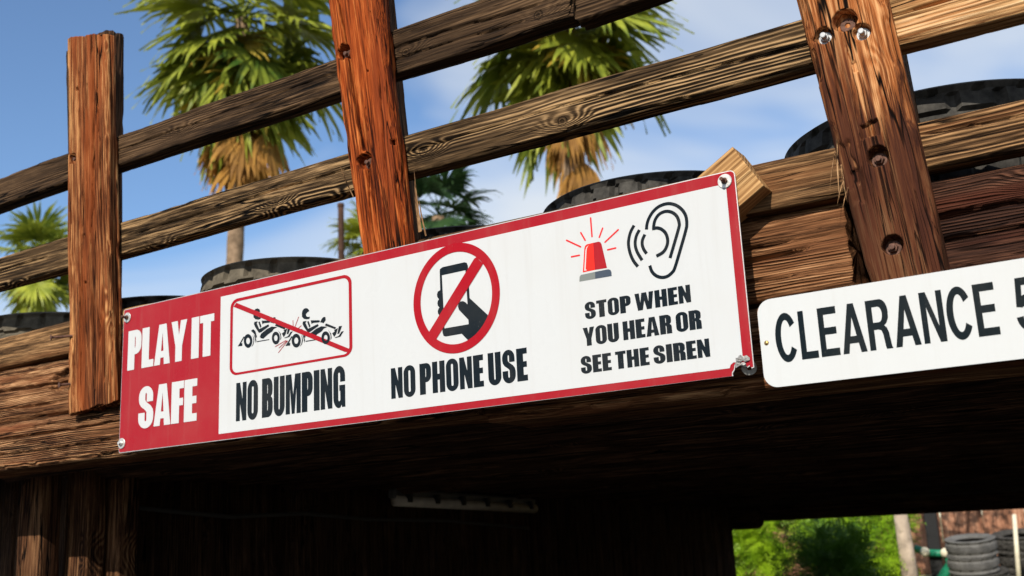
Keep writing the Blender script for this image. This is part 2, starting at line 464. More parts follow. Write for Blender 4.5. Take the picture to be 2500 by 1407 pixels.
# ------------------------------------------------------------------ timbers
def beam(L, w, t, nx=160, nf=40, ns=10, r=0.012, seed=1, fiber=0.0016, lump=0.004, bow=0.005, edge=0.006,
         cracks=(), holes=(), chips=(), ragged=0.006, fs=70.0, fiss=0.0, slant=0.0):
    """a squared timber, local X along the grain, front face at local Y = 0, Z across.
    cracks: (polyline [(x, z)], width, depth); holes: (x, z, radius, depth); chips: (x, z, length, height, depth)"""
    wf = w if callable(w) else (lambda x, w=w: np.full_like(x, w))
    w0 = float(np.mean(wf(np.linspace(0, L, 5))))
    h = w0 / 2
    pa, pb, na, nb = [], [], [], []
    def add(a, b, n1, n2): pa.append(a); pb.append(b); na.append(n1); nb.append(n2)
    for z in np.linspace(-(h - r), h - r, nf): add(z, 0, 0, -1)
    for k in (1, 2, 3):
        g = k * math.pi / 8; add(h - r + r * math.sin(g), r - r * math.cos(g), math.sin(g), -math.cos(g))
    for y in np.linspace(r, t - r, ns): add(h, y, 1, 0)
    for k in (1, 2, 3):
        g = k * math.pi / 8; add(h - r + r * math.cos(g), t - r + r * math.sin(g), math.cos(g), math.sin(g))
    for z in np.linspace(h - r, -(h - r), max(4, nf // 4)): add(z, t, 0, 1)
    for k in (1, 2, 3):
        g = k * math.pi / 8; add(-(h - r) - r * math.sin(g), t - r + r * math.cos(g), -math.sin(g), math.cos(g))
    for y in np.linspace(t - r, r, ns): add(-h, y, -1, 0)
    for k in (1, 2, 3):
        g = k * math.pi / 8; add(-(h - r) - r * math.cos(g), r - r * math.sin(g), -math.cos(g), -math.sin(g))
    pa, pb, na, nb = map(np.array, (pa, pb, na, nb))
    per = np.concatenate([[0], np.cumsum(np.hypot(np.diff(pa), np.diff(pb)))])
    xs = np.linspace(0, L, nx)
    X, P = np.meshgrid(xs, per, indexing='ij')
    A = np.broadcast_to(pa, X.shape) * (wf(xs) / w0)[:, None]
    B = np.broadcast_to(pb, X.shape).copy()
    D = fiber * (vnoise(P * fs, X * 2.3, seed) + 0.6 * vnoise(P * fs * 2.6, X * 4.5, seed + 5))
    D += lump * vnoise(P * 9, X * 3.1, seed + 9)
    if fiss:
        wob = 0.004 * vnoise(X * 5, X * 0, seed + 71)
        gz = np.abs(vnoise((P + wob) * 42, X * 1.6, seed + 72))
        gm = sstep(-0.1, 0.4, vnoise(P * 16, X * 2.5, seed + 73))
        D -= fiss * (1 - sstep(0.02, 0.17, gz)) * gm
    cornered = (np.abs(na) > 0.05) & (np.abs(nb) > 0.05)
    D -= edge * np.broadcast_to(cornered, X.shape) * np.clip(0.35 + vnoise(P * 3, X * 6, seed + 13) + 0.7 * vnoise(P * 3, X * 21, seed + 14), 0, 1.6)
    front = np.broadcast_to((nb < -0.5), X.shape)
    for (poly, wd, dp) in cracks:
        px = [q[0] for q in poly]; pz = [q[1] for q in poly]
        zc = np.interp(X, px, pz) + 0.003 * vnoise(X * 6, X * 0, seed + 21) + 0.0012 * vnoise(X * 22, X * 0, seed + 22)
        wv = wd * (0.55 + 0.6 * np.abs(vnoise(X * 7, X * 0 + 3, seed + 23)))
        inside = sstep(px[0], px[0] + 0.05, X) * (1 - sstep(px[-1] - 0.05, px[-1], X))
        D = np.where(front, D - dp * inside * (1 - sstep(wv * 0.35, wv, np.abs(A - zc))), D)
    for (hx, hz, hr, hd) in holes:
        dist = np.hypot(X - hx, A - hz) * (1 + 0.10 * vnoise(X * 60, A * 60, seed + 31))
        D = np.where(front, D - hd * (1 - sstep(hr * 0.86, hr * 1.02, dist)), D)
    for (cx_, cz_, cl, chh, cdp) in chips:
        u = (X - cx_) / cl; v = (A - cz_) / chh + 0.25 * vnoise(X * 30, X * 0, seed + 41)
        D = np.where(front, D - cdp * (1 - sstep(0.7, 1.0, np.abs(u) + 0.15 * vnoise(P * 160, X * 0, seed + 43))) * (1 - sstep(0.7, 1.0, np.abs(v))), D)
    A = A + D * na + bow * vnoise(X * 1.3, X * 0, seed + 51)
    B = B + D * nb + 0.5 * bow * vnoise(X * 1.1, X * 0, seed + 52)
    if ragged:
        e0 = ragged * (vnoise(P * 80, P * 0, seed + 61) + vnoise(P * 19, P * 0, seed + 62))
        X = X + e0 * np.clip(1 - X / 0.03, 0, 1) + e0[::-1] * np.clip(1 - (L - X) / 0.03, 0, 1)
    if slant: X = X + slant * A * np.clip((X - (L - 0.12)) / 0.12, 0, 1)
    n = len(per)
    V = np.stack([X, B, A], -1).reshape(-1, 3)
    idx = np.arange(nx * n).reshape(nx, n)
    a = idx[:-1, :]; b = idx[1:, :]
    F = np.stack([a, np.roll(a, -1, 1), np.roll(b, -1, 1), b], -1).reshape(-1, 4)
    V = np.vstack([V, V[:n].mean(0), V[-n:].mean(0)])
    c0, c1 = len(V) - 2, len(V) - 1
    caps = [(c0, (k + 1) % n, k) for k in range(n)] + [(c1, (nx - 1) * n + k, (nx - 1) * n + (k + 1) % n) for k in range(n)]
    return V, F, caps

def beam_obj(name, mat, parent, loc, rot=(0, 0, 0), **kw):
    V, F, caps = beam(**kw)
    me = bpy.data.meshes.new(name)
    nv, nq, nt = len(V), len(F), len(caps)
    me.vertices.add(nv); me.vertices.foreach_set('co', V.astype(np.float32).ravel())
    loops = np.concatenate([F.ravel(), np.array(caps).ravel()]).astype(np.int32)
    me.loops.add(len(loops)); me.loops.foreach_set('vertex_index', loops)
    me.polygons.add(nq + nt)
    st = np.concatenate([np.arange(nq) * 4, nq * 4 + np.arange(nt) * 3]).astype(np.int32)
    me.polygons.foreach_set('loop_start', st)
    me.update(calc_edges=True); me.validate()
    me.polygons.foreach_set('use_smooth', [True] * nq + [False] * nt)
    me.materials.append(mat)
    return link(name, me, parent, loc, rot)

# ---- the bridge itself
bridge = thing('timber_bridge', 'dark weathered timber bridge with low shaded underpass', 'bridge')
RY = 0.060            # front face of rails and planks
# stacked edge timbers, front faces just behind the signs
def edge_timber(x0, x1, z0, z1, y, mat, seed, t=0.24, **kw):
    return beam_obj('edge_timber', M[mat], bridge, (x0, y, (z0 + z1) / 2), L=x1 - x0, w=z1 - z0, t=t, seed=seed,
                    nx=int((x1 - x0) * 130), nf=46, ns=12, r=0.02, fiber=0.0028, lump=0.004, edge=0.008, fs=60, fiss=0.0035, ragged=0.003, **kw)
edge_timber(-2.9, -0.155, 0.168, 0.358, 0.062, 'timber', 101, cracks=[([(0.4, 0.03), (2.7, 0.015)], 0.008, 0.02), ([(1.0, -0.04), (2.5, -0.05)], 0.006, 0.014)],
            chips=[(2.56, 0.02, 0.12, 0.035, 0.02)])
edge_timber(-0.135, 2.268, 0.17, 0.366, 0.092, 'timber', 117, cracks=[([(1.9, -0.002), (2.33, 0.004)], 0.008, 0.02), ([(1.7, 0.035), (2.3, 0.03)], 0.006, 0.012), ([(1.8, -0.045), (2.3, -0.05)], 0.006, 0.012)])
edge_timber(2.31, 4.6, 0.165, 0.372, 0.080, 'timber_dark', 133, cracks=[([(0.02, 0.02), (1.2, 0.03)], 0.01, 0.024), ([(0.05, -0.03), (1.5, -0.02)], 0.008, 0.02)])
edge_timber(-2.9, 1.30, -0.005, 0.160, 0.048, 'timber', 149, cracks=[([(0.3, 0.02), (2.9, 0.03)], 0.006, 0.016), ([(1.2, -0.03), (2.9, -0.025)], 0.005, 0.012)])
edge_timber(1.315, 4.6, -0.028, 0.160, 0.086, 'timber', 151, cracks=[([(0.2, 0.02), (1.9, 0.01)], 0.006, 0.016)])
# low plank lying above them (third rail)
beam_obj('low_plank', M['plank_low'], bridge, (-2.9, RY, 0.423), L=2.74, w=0.118, t=0.07, nx=240, nf=34, ns=8, seed=163, edge=0.004)
beam_obj('low_plank', M['rail_tan'], bridge, (-0.145, RY, 0.423), L=1.16, w=0.116, t=0.07, nx=120, nf=26, ns=8, seed=171, edge=0.004)
beam_obj('low_plank', M['plank_low'], bridge, (1.03, RY + 0.004, 0.426), L=1.30, w=0.116, t=0.07, nx=170, nf=36, ns=8, seed=179, edge=0.004)
beam_obj('low_plank', M['plank_low'], bridge, (2.345, RY, 0.436), L=2.2, w=0.108, t=0.07, nx=240, nf=34, ns=8, seed=187, edge=0.004,
         cracks=[([(0.1, 0.02), (0.9, 0.01)], 0.004, 0.008)])
# deck boards (top walked on, only their front ends count) and the logs that carry them
def log_mesh(L, r, seed, n=12, nx=22):
    xs = np.linspace(0, L, nx)
    ang = np.arange(n) * 2 * math.pi / n
    X, A = np.meshgrid(xs, ang, indexing='ij')
    Rr = r * (1 + 0.10 * vnoise(X * 1.5, np.cos(A) * 1.2, seed) + 0.05 * vnoise(X * 6, np.sin(A) * 3, seed + 1))
    V = np.stack([X, Rr * np.cos(A), Rr * np.sin(A)], -1).reshape(-1, 3)
    F = []
    for i in range(nx - 1):
        for k in range(n): F.append((i * n + k, i * n + (k + 1) % n, (i + 1) * n + (k + 1) % n, (i + 1) * n + k))
    F.append(tuple(range(n))[::-1]); F.append(tuple(range((nx - 1) * n, nx * n)))
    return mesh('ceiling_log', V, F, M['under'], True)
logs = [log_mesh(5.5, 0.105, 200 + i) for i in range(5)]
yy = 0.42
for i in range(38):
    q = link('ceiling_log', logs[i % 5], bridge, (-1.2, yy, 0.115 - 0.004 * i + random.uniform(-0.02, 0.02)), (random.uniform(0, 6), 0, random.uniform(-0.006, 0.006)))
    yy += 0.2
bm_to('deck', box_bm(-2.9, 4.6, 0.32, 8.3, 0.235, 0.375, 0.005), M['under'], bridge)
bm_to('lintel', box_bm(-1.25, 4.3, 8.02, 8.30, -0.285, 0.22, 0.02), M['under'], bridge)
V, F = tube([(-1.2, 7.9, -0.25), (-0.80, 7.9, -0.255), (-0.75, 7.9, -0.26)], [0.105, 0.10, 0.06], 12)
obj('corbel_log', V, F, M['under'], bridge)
# side walls of the underpass: upright boards, each one its own piece
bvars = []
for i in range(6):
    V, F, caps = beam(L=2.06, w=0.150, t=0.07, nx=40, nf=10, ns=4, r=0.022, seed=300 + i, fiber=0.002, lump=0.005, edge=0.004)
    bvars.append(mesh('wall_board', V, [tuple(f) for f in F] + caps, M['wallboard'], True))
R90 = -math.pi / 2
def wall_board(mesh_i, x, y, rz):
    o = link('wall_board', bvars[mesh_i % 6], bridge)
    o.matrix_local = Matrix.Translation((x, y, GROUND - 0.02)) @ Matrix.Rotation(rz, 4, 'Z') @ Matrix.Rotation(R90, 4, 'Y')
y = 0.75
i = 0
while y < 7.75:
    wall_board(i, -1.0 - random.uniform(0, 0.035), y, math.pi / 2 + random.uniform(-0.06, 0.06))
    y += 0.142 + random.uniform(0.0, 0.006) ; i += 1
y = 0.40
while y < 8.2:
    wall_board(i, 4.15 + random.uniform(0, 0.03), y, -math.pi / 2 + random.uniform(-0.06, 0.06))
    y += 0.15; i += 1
bm_to('light_stop_fill', box_bm(-2.9, -1.10, 0.86, 7.8, GROUND - 0.02, 0.2, 0.01), M['dark_fill'], bridge)  # added unseen block that stops light showing through the wall board gaps
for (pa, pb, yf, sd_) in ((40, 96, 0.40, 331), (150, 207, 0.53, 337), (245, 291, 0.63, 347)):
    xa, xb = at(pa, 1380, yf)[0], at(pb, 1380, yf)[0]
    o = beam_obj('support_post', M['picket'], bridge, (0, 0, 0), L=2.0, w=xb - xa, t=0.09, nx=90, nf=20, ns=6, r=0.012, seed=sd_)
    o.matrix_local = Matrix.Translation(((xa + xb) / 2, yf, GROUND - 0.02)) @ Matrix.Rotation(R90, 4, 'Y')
x = -1.14
while x > -2.9:
    wall_board(i, x, 0.72 + random.uniform(0, 0.02), random.uniform(-0.05, 0.05))
    x -= 0.145; i += 1
x = 4.3
while x < 4.7:
    wall_board(i, x, 0.72, 0); x += 0.145; i += 1

# ------------------------------------------------------------------ railing
railing = thing('wooden_railing', 'weathered wooden railing of posts and rails along the bridge edge', 'railing')
def rail(x0, x1, zt, zb, mat, seed, y=RY, tilt=0.0, t=0.062, **kw):
    return beam_obj('rail', M[mat], railing, (x0, y, (zt + zb) / 2), (0, -tilt, 0), L=x1 - x0, w=zt - zb, t=t, seed=seed,
                    nx=int((x1 - x0) * 125), nf=44, ns=9, r=0.007, edge=0.005, bow=0.007, **kw)
rail(-2.9, 0.96, 1.105, 0.990, 'rail_dark', 401, cracks=[([(2.7, 0.0), (3.8, 0.012)], 0.004, 0.008)])
rail(0.98, 1.655, 1.128, 0.990, 'rail_dark', 409, cracks=[([(0.05, 0.012), (0.6, 0.0)], 0.005, 0.01), ([(0.05, -0.025), (0.55, -0.035)], 0.004, 0.01)], tilt=-0.01)
rail(1.66, 4.6, 1.118, 0.975, 'rail_dark', 415, y=RY + 0.004)
rail(-2.9, 0.99, 0.790, 0.674, 'rail_ridged', 421, cracks=[([(0.3, 0.006), (2.4, 0.004)], 0.005, 0.009), ([(2.85, 0.0), (3.85, 0.014)], 0.005, 0.009)])
rail(1.02, 2.34, 0.800, 0.683, 'rail_ridged', 433, cracks=[([(0.06, 0.004), (0.7, 0.012)], 0.004, 0.007), ([(0.6, 0.012), (1.25, -0.004)], 0.005, 0.009)], tilt=-0.008)
rail(2.355, 4.6, 0.786, 0.666, 'rail_tan', 447, cracks=[([(0.02, 0.012), (0.6, 0.014)], 0.006, 0.012)])

def post(front, mat, seed, y0=0.006, t=0.10, cracks=(), holes=(), chips=(), nx=330, nf=90, name='post', **kw):
    """front = (bottom-left, bottom-right, top-left, top-right) spots (x, z) of the front face"""
    bl, br, tl, tr = [np.array(q, float) for q in front]
    base = (bl + br) / 2; top = (tl + tr) / 2
    L = float(np.linalg.norm(top - base)); ax = (top - base) / L; cr = np.array([ax[1], -ax[0]])
    w0 = abs(float((br - bl) @ cr)); w1 = abs(float((tr - tl) @ cr))
    def loc2(p):                                # (x, z) in the scene -> local (along, across); local Z points left
        d_ = np.array(p) - base
        return float(d_ @ ax), -float(d_ @ cr)
    ck = [([loc2(p) for p in poly], a, b) for poly, a, b in cracks]
    ck = [(sorted(poly), a, b) for poly, a, b in ck]
    ho = [(*loc2(p), a, b) for p, a, b in holes]
    ch = [(*loc2(p), a, b, c) for p, a, b, c in chips]
    o = beam_obj(name, M[mat], railing, (base[0], y0, base[1]), (0, -math.atan2(ax[1], ax[0]), 0),
                 L=L, w=lambda q: w0 + (w1 - w0) * q / L, t=t, nx=nx, nf=nf, seed=seed, cracks=ck, holes=ho, chips=ch, **kw)
    return o, loc2

def p2(px, py, Y=0.006):
    q = at(px, py, Y); return (q[0], q[2])

# left post
PL, lL = post((p2(160, 1004), p2(272, 990), p2(161, 84), p2(258, 92)), 'post_old', 501, t=0.052, slant=0.33, fiss=0.011, r=0.014, fiber=0.0034, edge=0.007, fs=75, ragged=0.005,
    cracks=[([p2(228, 100), p2(232, 330), p2(222, 600), p2(228, 960)], 0.007, 0.022), ([p2(190, 110), p2(200, 420)], 0.004, 0.010), ([p2(205, 430), p2(190, 960)], 0.005, 0.014),
            ([p2(246, 330), p2(250, 940)], 0.006, 0.016), ([p2(172, 400), p2(176, 980)], 0.004, 0.010), ([p2(240, 95), p2(243, 330)], 0.004, 0.012)],
    holes=[(p2(178, 388), 0.020, 0.022), (p2(190, 218), 0.007, 0.02), (p2(206, 575), 0.006, 0.02), (p2(207, 690), 0.006, 0.02)])
# middle post
PM, lM = post((p2(891, 700), p2(1000, 690), p2(776, -120), p2(916, -130)), 'post_red', 517, t=0.058, fiss=0.006, r=0.016, fiber=0.0024, edge=0.008, fs=60,
    cracks=[([p2(815, -100), p2(828, 0), p2(845, 110), p2(865, 230), p2(890, 380)], 0.012, 0.030), ([p2(893, 400), p2(905, 540), p2(925, 640)], 0.007, 0.022),
            ([p2(905, 20), p2(925, 200), p2(940, 420), p2(960, 600)], 0.004, 0.010), ([p2(870, 60), p2(900, 330)], 0.003, 0.006), ([p2(965, 420), p2(985, 620)], 0.005, 0.014)],
    holes=[(p2(838, 126), 0.026, 0.034), (p2(888, 392), 0.026, 0.030), (p2(960, 345), 0.009, 0.02), (p2(898, 172), 0.004, 0.012)])
# right post
PR, lR = post((p2(2126, 740), p2(2318, 722), p2(1915, -110), p2(2142, -120)), 'post_right', 529, t=0.066, fiss=0.005, r=0.020, fiber=0.0018, edge=0.008, fs=50,
    cracks=[([p2(2062, 100), p2(2100, 330)], 0.006, 0.006)],
    holes=[(p2(2062, 50), 0.0275, 0.030), (p2(2010, 88), 0.0190, 0.020), (p2(2103, 78), 0.0195, 0.020), (p2(2140, 382), 0.0225, 0.032), (p2(2173, 598), 0.022, 0.030)],
    chips=[(p2(2118, 318), 0.018, 0.022, 0.010), (p2(2062, 400), 0.055, 0.020, 0.008), (p2(2085, 455), 0.045, 0.014, 0.007), (p2(2085, 165), 0.014, 0.006, 0.006)])
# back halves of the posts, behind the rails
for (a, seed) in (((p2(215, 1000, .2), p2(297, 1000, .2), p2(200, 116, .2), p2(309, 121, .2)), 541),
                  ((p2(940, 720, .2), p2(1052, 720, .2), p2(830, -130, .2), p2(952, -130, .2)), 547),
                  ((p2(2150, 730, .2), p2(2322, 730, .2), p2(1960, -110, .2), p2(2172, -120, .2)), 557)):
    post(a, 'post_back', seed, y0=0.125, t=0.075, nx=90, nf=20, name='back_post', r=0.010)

def on_post(parent, loc2, px, py, y):
    u, v = loc2(p2(px, py))
    return (u, y - 0.006, v)

def washer_mesh(r, hole, th, name='washer', mat=None):
    V, F = lathe([(hole, 0), (r - th * 0.4, 0), (r, -th * 0.35), (r, -th), (hole, -th)], 22, 'Y', True)
    V = [(x, y - th, z) for x, y, z in V]
    return mesh(name, V, F, mat, False)

def bolt_mesh(r_head, h, r_shaft, proud, mat, name='bolt'):
    """hex nut with a threaded rod end standing out of it (towards -Y)"""
    V, F = [], []
    n = 6
    for yv, rr in ((0.004, r_head), (-h * 0.85, r_head), (-h, r_head * 0.88)):
        for k in range(n):
            a = 2 * math.pi * k / n + 0.2
            V.append((rr * math.cos(a), yv, rr * math.sin(a)))
    for i in range(2):
        for k in range(n): F.append((i * n + k, i * n + (k + 1) % n, (i + 1) * n + (k + 1) % n, (i + 1) * n + k))
    F.append(tuple(range(2 * n, 3 * n)))
    b0 = len(V); n2 = 12
    prof = [(r_shaft, -h + 0.0005)]
    k_ = 5
    for j in range(k_): 
        yv = -h - proud * j / k_
        prof += [(r_shaft, yv), (r_shaft * 0.88, yv - proud / k_ * 0.5)]
    prof += [(r_shaft, -h - proud * 0.96), (r_shaft * 0.75, -h - proud)]
    for rr, yv in prof:
        for k in range(n2):
            a = 2 * math.pi * k / n2; V.append((rr * math.cos(a), yv, rr * math.sin(a)))
    for i in range(len(prof) - 1):
        for k in range(n2): F.append((b0 + i * n2 + k, b0 + i * n2 + (k + 1) % n2, b0 + (i + 1) * n2 + (k + 1) % n2, b0 + (i + 1) * n2 + k))
    F.append(tuple(range(b0 + (len(prof) - 1) * n2, b0 + len(prof) * n2)))
    return mesh(name, V, F, mat)

wash_c = washer_mesh(0.0145, 0.006, 0.0022, mat=M['chrome'])
bolt_c = bolt_mesh(0.0100, 0.008, 0.0062, 0.014, M['chrome'])
wash_r = washer_mesh(0.0165, 0.006, 0.003, mat=M['rust'])
bolt_r = bolt_mesh(0.0105, 0.008, 0.006, 0.010, M['rust'])
for px, py in ((2010, 88), (2103, 78)):
    c = on_post(PR, lR, px, py, 0.0235)
    link('washer', wash_c, PR, c); link('bolt', bolt_c, PR, (c[0], c[1] - 0.002, c[2]), (0, random.uniform(0, 1), 0))
for px, py in ((2140, 384), (2174, 600)):
    c = on_post(PR, lR, px, py, 0.034)
    link('washer', wash_r, PR, c); link('bolt', bolt_r, PR, (c[0], c[1] - 0.002, c[2]), (0, random.uniform(0, 1), 0))
c = on_post(PR, lR, 2062, 52, 0.033); link('washer', wash_r, PR, c)
for px, py in ((838, 128), (890, 394)):
    c = on_post(PM, lM, px, py, 0.034)
    link('washer', wash_r, PM, c); link('bolt', bolt_r, PM, (c[0], c[1] - 0.004, c[2]), (0, random.uniform(0, 1), 0))
c = on_post(PL, lL, 178, 388, 0.026)
link('bolt', bolt_r, PL, c)
# nails standing out of the left post's edge
for (px, py, ln) in ((172, 818, 0.085), (174, 935, 0.050)):
    q = p2(px, py)
    u, v = lL(q)
    V, F = tube([(u, 0.02, v), (u - 0.004, -0.004 - ln * 0.4, v + ln * 0.55)], 0.0042, 8)
    n = len(V)
    V2, F2 = tube([(u - 0.004, -0.004 - ln * 0.4, v + ln * 0.55), (u - 0.0042, -0.006 - ln * 0.41, v + ln * 0.565)], 0.009, 10)
    obj('nail', V + V2, F + [tuple(a + n for a in f) for f in F2], M['rust'], PL)
# splinters torn off the posts
def splinter(parent, loc2, a, b, w, y=-0.004):
    (u0, v0), (u1, v1) = loc2(p2(*a)), loc2(p2(*b))
    V = [(u0, y + 0.012, v0 - w), (u0, y + 0.012, v0 + w), ((u0 + u1) / 2, y, (v0 + v1) / 2 - w * .8), ((u0 + u1) / 2, y, (v0 + v1) / 2 + w * .8), (u1, y - 0.004, v1),
         (u0, y + 0.016, v0), ((u0 + u1) / 2, y + 0.004, (v0 + v1) / 2)]
    F = [(0, 1, 3, 2), (2, 3, 4), (0, 2, 6, 5), (1, 5, 6, 3), (2, 4, 6), (3, 6, 4), (0, 5, 1)]
    obj('splinter', V, F, M['splinter'], parent)
for a, b, w in (((2036, 365), (2028, 470), .0014), ((2056, 440), (2046, 505), .002), ((2068, 455), (2058, 520), .002), ((2040, 340), (2052, 490), .003), ((2050, 400), (2072, 500), .0035)):
    splinter(PR, lR, a, b, w * 0.6)
for a, b, w in (((858, 480), (833, 402), .0018),): splinter(PM, lM, a, b, w)
for a, b, w in (((1008, 560), (1002, 410), .006), ((1022, 570), (1012, 470), .0025)): splinter(PM, lM, a, b, w, 0.02)

# ------------------------------------------------------------------ flat shapes and lettering
def arc(cx, cy, rx, ry, a0, a1, n=10):
    return [(cx + rx * math.cos(math.radians(a0 + (a1 - a0) * k / n)), cy + ry * math.sin(math.radians(a0 + (a1 - a0) * k / n))) for k in range(n + 1)]

def rrect(x0, y0, x1, y1, rx, ry=None, n=8):
    ry = rx if ry is None else ry
    return arc(x1 - rx, y0 + ry, rx, ry, -90, 0, n) + arc(x1 - rx, y1 - ry, rx, ry, 0, 90, n) + arc(x0 + rx, y1 - ry, rx, ry, 90, 180, n) + arc(x0 + rx, y0 + ry, rx, ry, 180, 270, n)

def flat_mesh(name, contours, mat, y, thick=0.0003):
    """contours (x, z), holes found by even-odd; a thin sheet whose front is at y"""
    cu = bpy.data.curves.new('tmp', 'CURVE')
    cu.dimensions = '2D'; cu.fill_mode = 'BOTH'; cu.extrude = thick / 2
    for c in contours:
        sp = cu.splines.new('POLY'); sp.points.add(len(c) - 1)
        for p, q in zip(sp.points, c): p.co = (q[0], q[1], 0, 1)
        sp.use_cyclic_u = True
    ob = bpy.data.objects.new('tmp', cu)
    COL.objects.link(ob)
    dg = bpy.context.evaluated_depsgraph_get()
    me = bpy.data.meshes.new_from_object(ob.evaluated_get(dg))
    bpy.data.objects.remove(ob); bpy.data.curves.remove(cu)
    me.name = name
    n = len(me.vertices)
    co = np.empty(n * 3, np.float32); me.vertices.foreach_get('co', co)
    co = co.reshape(-1, 3)
    out = np.stack([co[:, 0], y + thick / 2 - co[:, 2], co[:, 1]], -1)
    me.vertices.foreach_set('co', out.ravel().astype(np.float32))
    me.materials.clear(); me.materials.append(mat)
    me.update()
    return me

def stroke(path, w, cap=False, sm=4):
    """outline of a line of width w along path; Catmull-Rom smoothed"""
    P = [np.array(p, float) for p in path]
    if sm > 1 and len(P) > 2:
        Q = [2 * P[0] - P[1]] + P + [2 * P[-1] - P[-2]]
        out = []
        for i in range(1, len(Q) - 2):
            for k in range(sm):
                t = k / sm
                a, b, c, d = Q[i - 1], Q[i], Q[i + 1], Q[i + 2]
                out.append(0.5 * (2 * b + (c - a) * t + (2 * a - 5 * b + 4 * c - d) * t * t + (3 * b - a - 3 * c + d) * t ** 3))
        P = out + [P[-1]]
    l, r = [], []
    for i, p in enumerate(P):
        t = P[min(i + 1, len(P) - 1)] - P[max(i - 1, 0)]; t /= np.linalg.norm(t)
        nrm = np.array([-t[1], t[0]]) * w / 2
        l.append(p + nrm); r.append(p - nrm)
    if cap:
        def half(c, frm):
            d = frm - c
            return [c + np.array([d[0] * math.cos(a) + d[1] * math.sin(a), -d[0] * math.sin(a) + d[1] * math.cos(a)]) for a in np.linspace(0, math.pi, 7)[1:-1]]
        return [tuple(q) for q in l + half(P[-1], l[-1]) + r[::-1] + half(P[0], r[0])]
    return [tuple(q) for q in l + r[::-1]]

# heavy condensed capitals, cap height 1
S_ = [(.515, .63), (.515, .74)] + arc(.26, .765, .255, .25, 0, 180, 12)[0:] + [(.005, .70), (.03, .60), (.10, .52), (.25, .425), (.292, .375), (.295, .21)] + arc(.262, .20, .033, .045, 0, -180, 5) + [(.229, .37), (0, .37), (0, .25)] + arc(.268, .235, .268, .25, 180, 360, 12) + [(.536, .34), (.51, .44), (.44, .52), (.27, .63), (.235, .68), (.235, .80)] + arc(.262, .81, .027, .04, 180, 0, 5) + [(.289, .63)]
G_ = [(.54, .62), (.54, .765)] + arc(.27, .765, .27, .25, 0, 180, 12) + [(0, .24)] + arc(.25, .235, .25, .25, 180, 285, 8) + [(.37, .06), (.395, 0), (.54, 0), (.54, .54), (.275, .54), (.275, .40), (.315, .40), (.315, .20)] + arc(.27, .19, .045, .04, 0, -180, 6) + [(.225, .81)] + arc(.27, .81, .045, .04, 180, 0, 6) + [(.315, .62)]
HEAVY = {
 'I': (.27, [[(0, 0), (.27, 0), (.27, 1), (0, 1)]]),
 'L': (.45, [[(0, 0), (.45, 0), (.45, .18), (.27, .18), (.27, 1), (0, 1)]]),
 'T': (.50, [[(.115, 0), (.385, 0), (.385, .82), (.5, .82), (.5, 1), (0, 1), (0, .82), (.115, .82)]]),
 'E': (.43, [[(0, 0), (.43, 0), (.43, .18), (.27, .18), (.27, .415), (.41, .415), (.41, .59), (.27, .59), (.27, .82), (.43, .82), (.43, 1), (0, 1)]]),
 'F': (.42, [[(0, 0), (.27, 0), (.27, .415), (.40, .415), (.40, .59), (.27, .59), (.27, .82), (.42, .82), (.42, 1), (0, 1)]]),
 'H': (.56, [[(0, 0), (.235, 0), (.235, .41), (.325, .41), (.325, 0), (.56, 0), (.56, 1), (.325, 1), (.325, .60), (.235, .60), (.235, 1), (0, 1)]]),
 'N': (.54, [[(0, 0), (.205, 0), (.205, .46), (.34, 0), (.54, 0), (.54, 1), (.335, 1), (.335, .55), (.20, 1), (0, 1)]]),
 'M': (.73, [[(0, 0), (.205, 0), (.205, .67), (.295, 0), (.435, 0), (.525, .67), (.525, 0), (.73, 0), (.73, 1), (.455, 1), (.365, .47), (.275, 1), (0, 1)]]),
 'A': (.59, [[(0, 0), (.22, 0), (.235, .17), (.355, .17), (.37, 0), (.59, 0), (.43, 1), (.16, 1)], [(.25, .335), (.34, .335), (.295, .80)]]),
 'Y': (.57, [[(.165, 0), (.405, 0), (.405, .37), (.57, 1), (.345, 1), (.285, .64), (.225, 1), (0, 1), (.165, .37)]]),
 'W': (.88, [[(.115, 0), (.345, 0), (.44, .54), (.535, 0), (.765, 0), (.88, 1), (.67, 1), (.63, .44), (.555, 1), (.325, 1), (.25, .44), (.21, 1), (0, 1)]]),
 'O': (.54, [rrect(0, -.015, .54, 1.015, .27, .25), rrect(.225, .15, .315, .85, .045, .045, 5)]),
 'U': (.54, [[(0, 1), (0, .235)] + arc(.27, .235, .27, .25, 180, 360, 14) + [(.54, 1), (.30, 1), (.30, .21)] + arc(.27, .20, .03, .045, 0, -180, 5) + [(.24, 1)]]),
 'P': (.52, [[(0, 0), (.265, 0), (.265, .385), (.30, .385)] + arc(.30, .60, .22, .215, -90, 0, 6) + arc(.30, .79, .22, .21, 0, 90, 6) + [(0, 1)], [(.265, .55), (.285, .555), (.295, .60), (.295, .78), (.285, .825), (.265, .835)]]),
 'R': (.54, [[(0, 0), (.265, 0), (.265, .43), (.29, .42), (.30, .38), (.30, 0), (.54, 0), (.54, .36), (.52, .44), (.45, .50), (.51, .55), (.53, .64), (.53, .79)] + arc(.30, .79, .23, .21, 0, 90, 6) + [(0, 1)], [(.265, .58), (.285, .585), (.295, .62), (.295, .78), (.285, .825), (.265, .835)]]),
 'B': (.54, [[(0, 0), (.31, 0)] + arc(.31, .21, .23, .21, -90, 0, 6) + [(.54, .38), (.52, .47), (.45, .525), (.51, .58), (.53, .66), (.53, .79)] + arc(.31, .79, .22, .21, 0, 90, 6) + [(0, 1)], [(.265, .60), (.285, .605), (.295, .64), (.295, .79), (.285, .825), (.265, .835)], [(.265, .165), (.285, .17), (.298, .21), (.298, .38), (.285, .425), (.265, .43)]]),
 'S': (.536, [S_]),
 'G': (.54, [G_]),
}
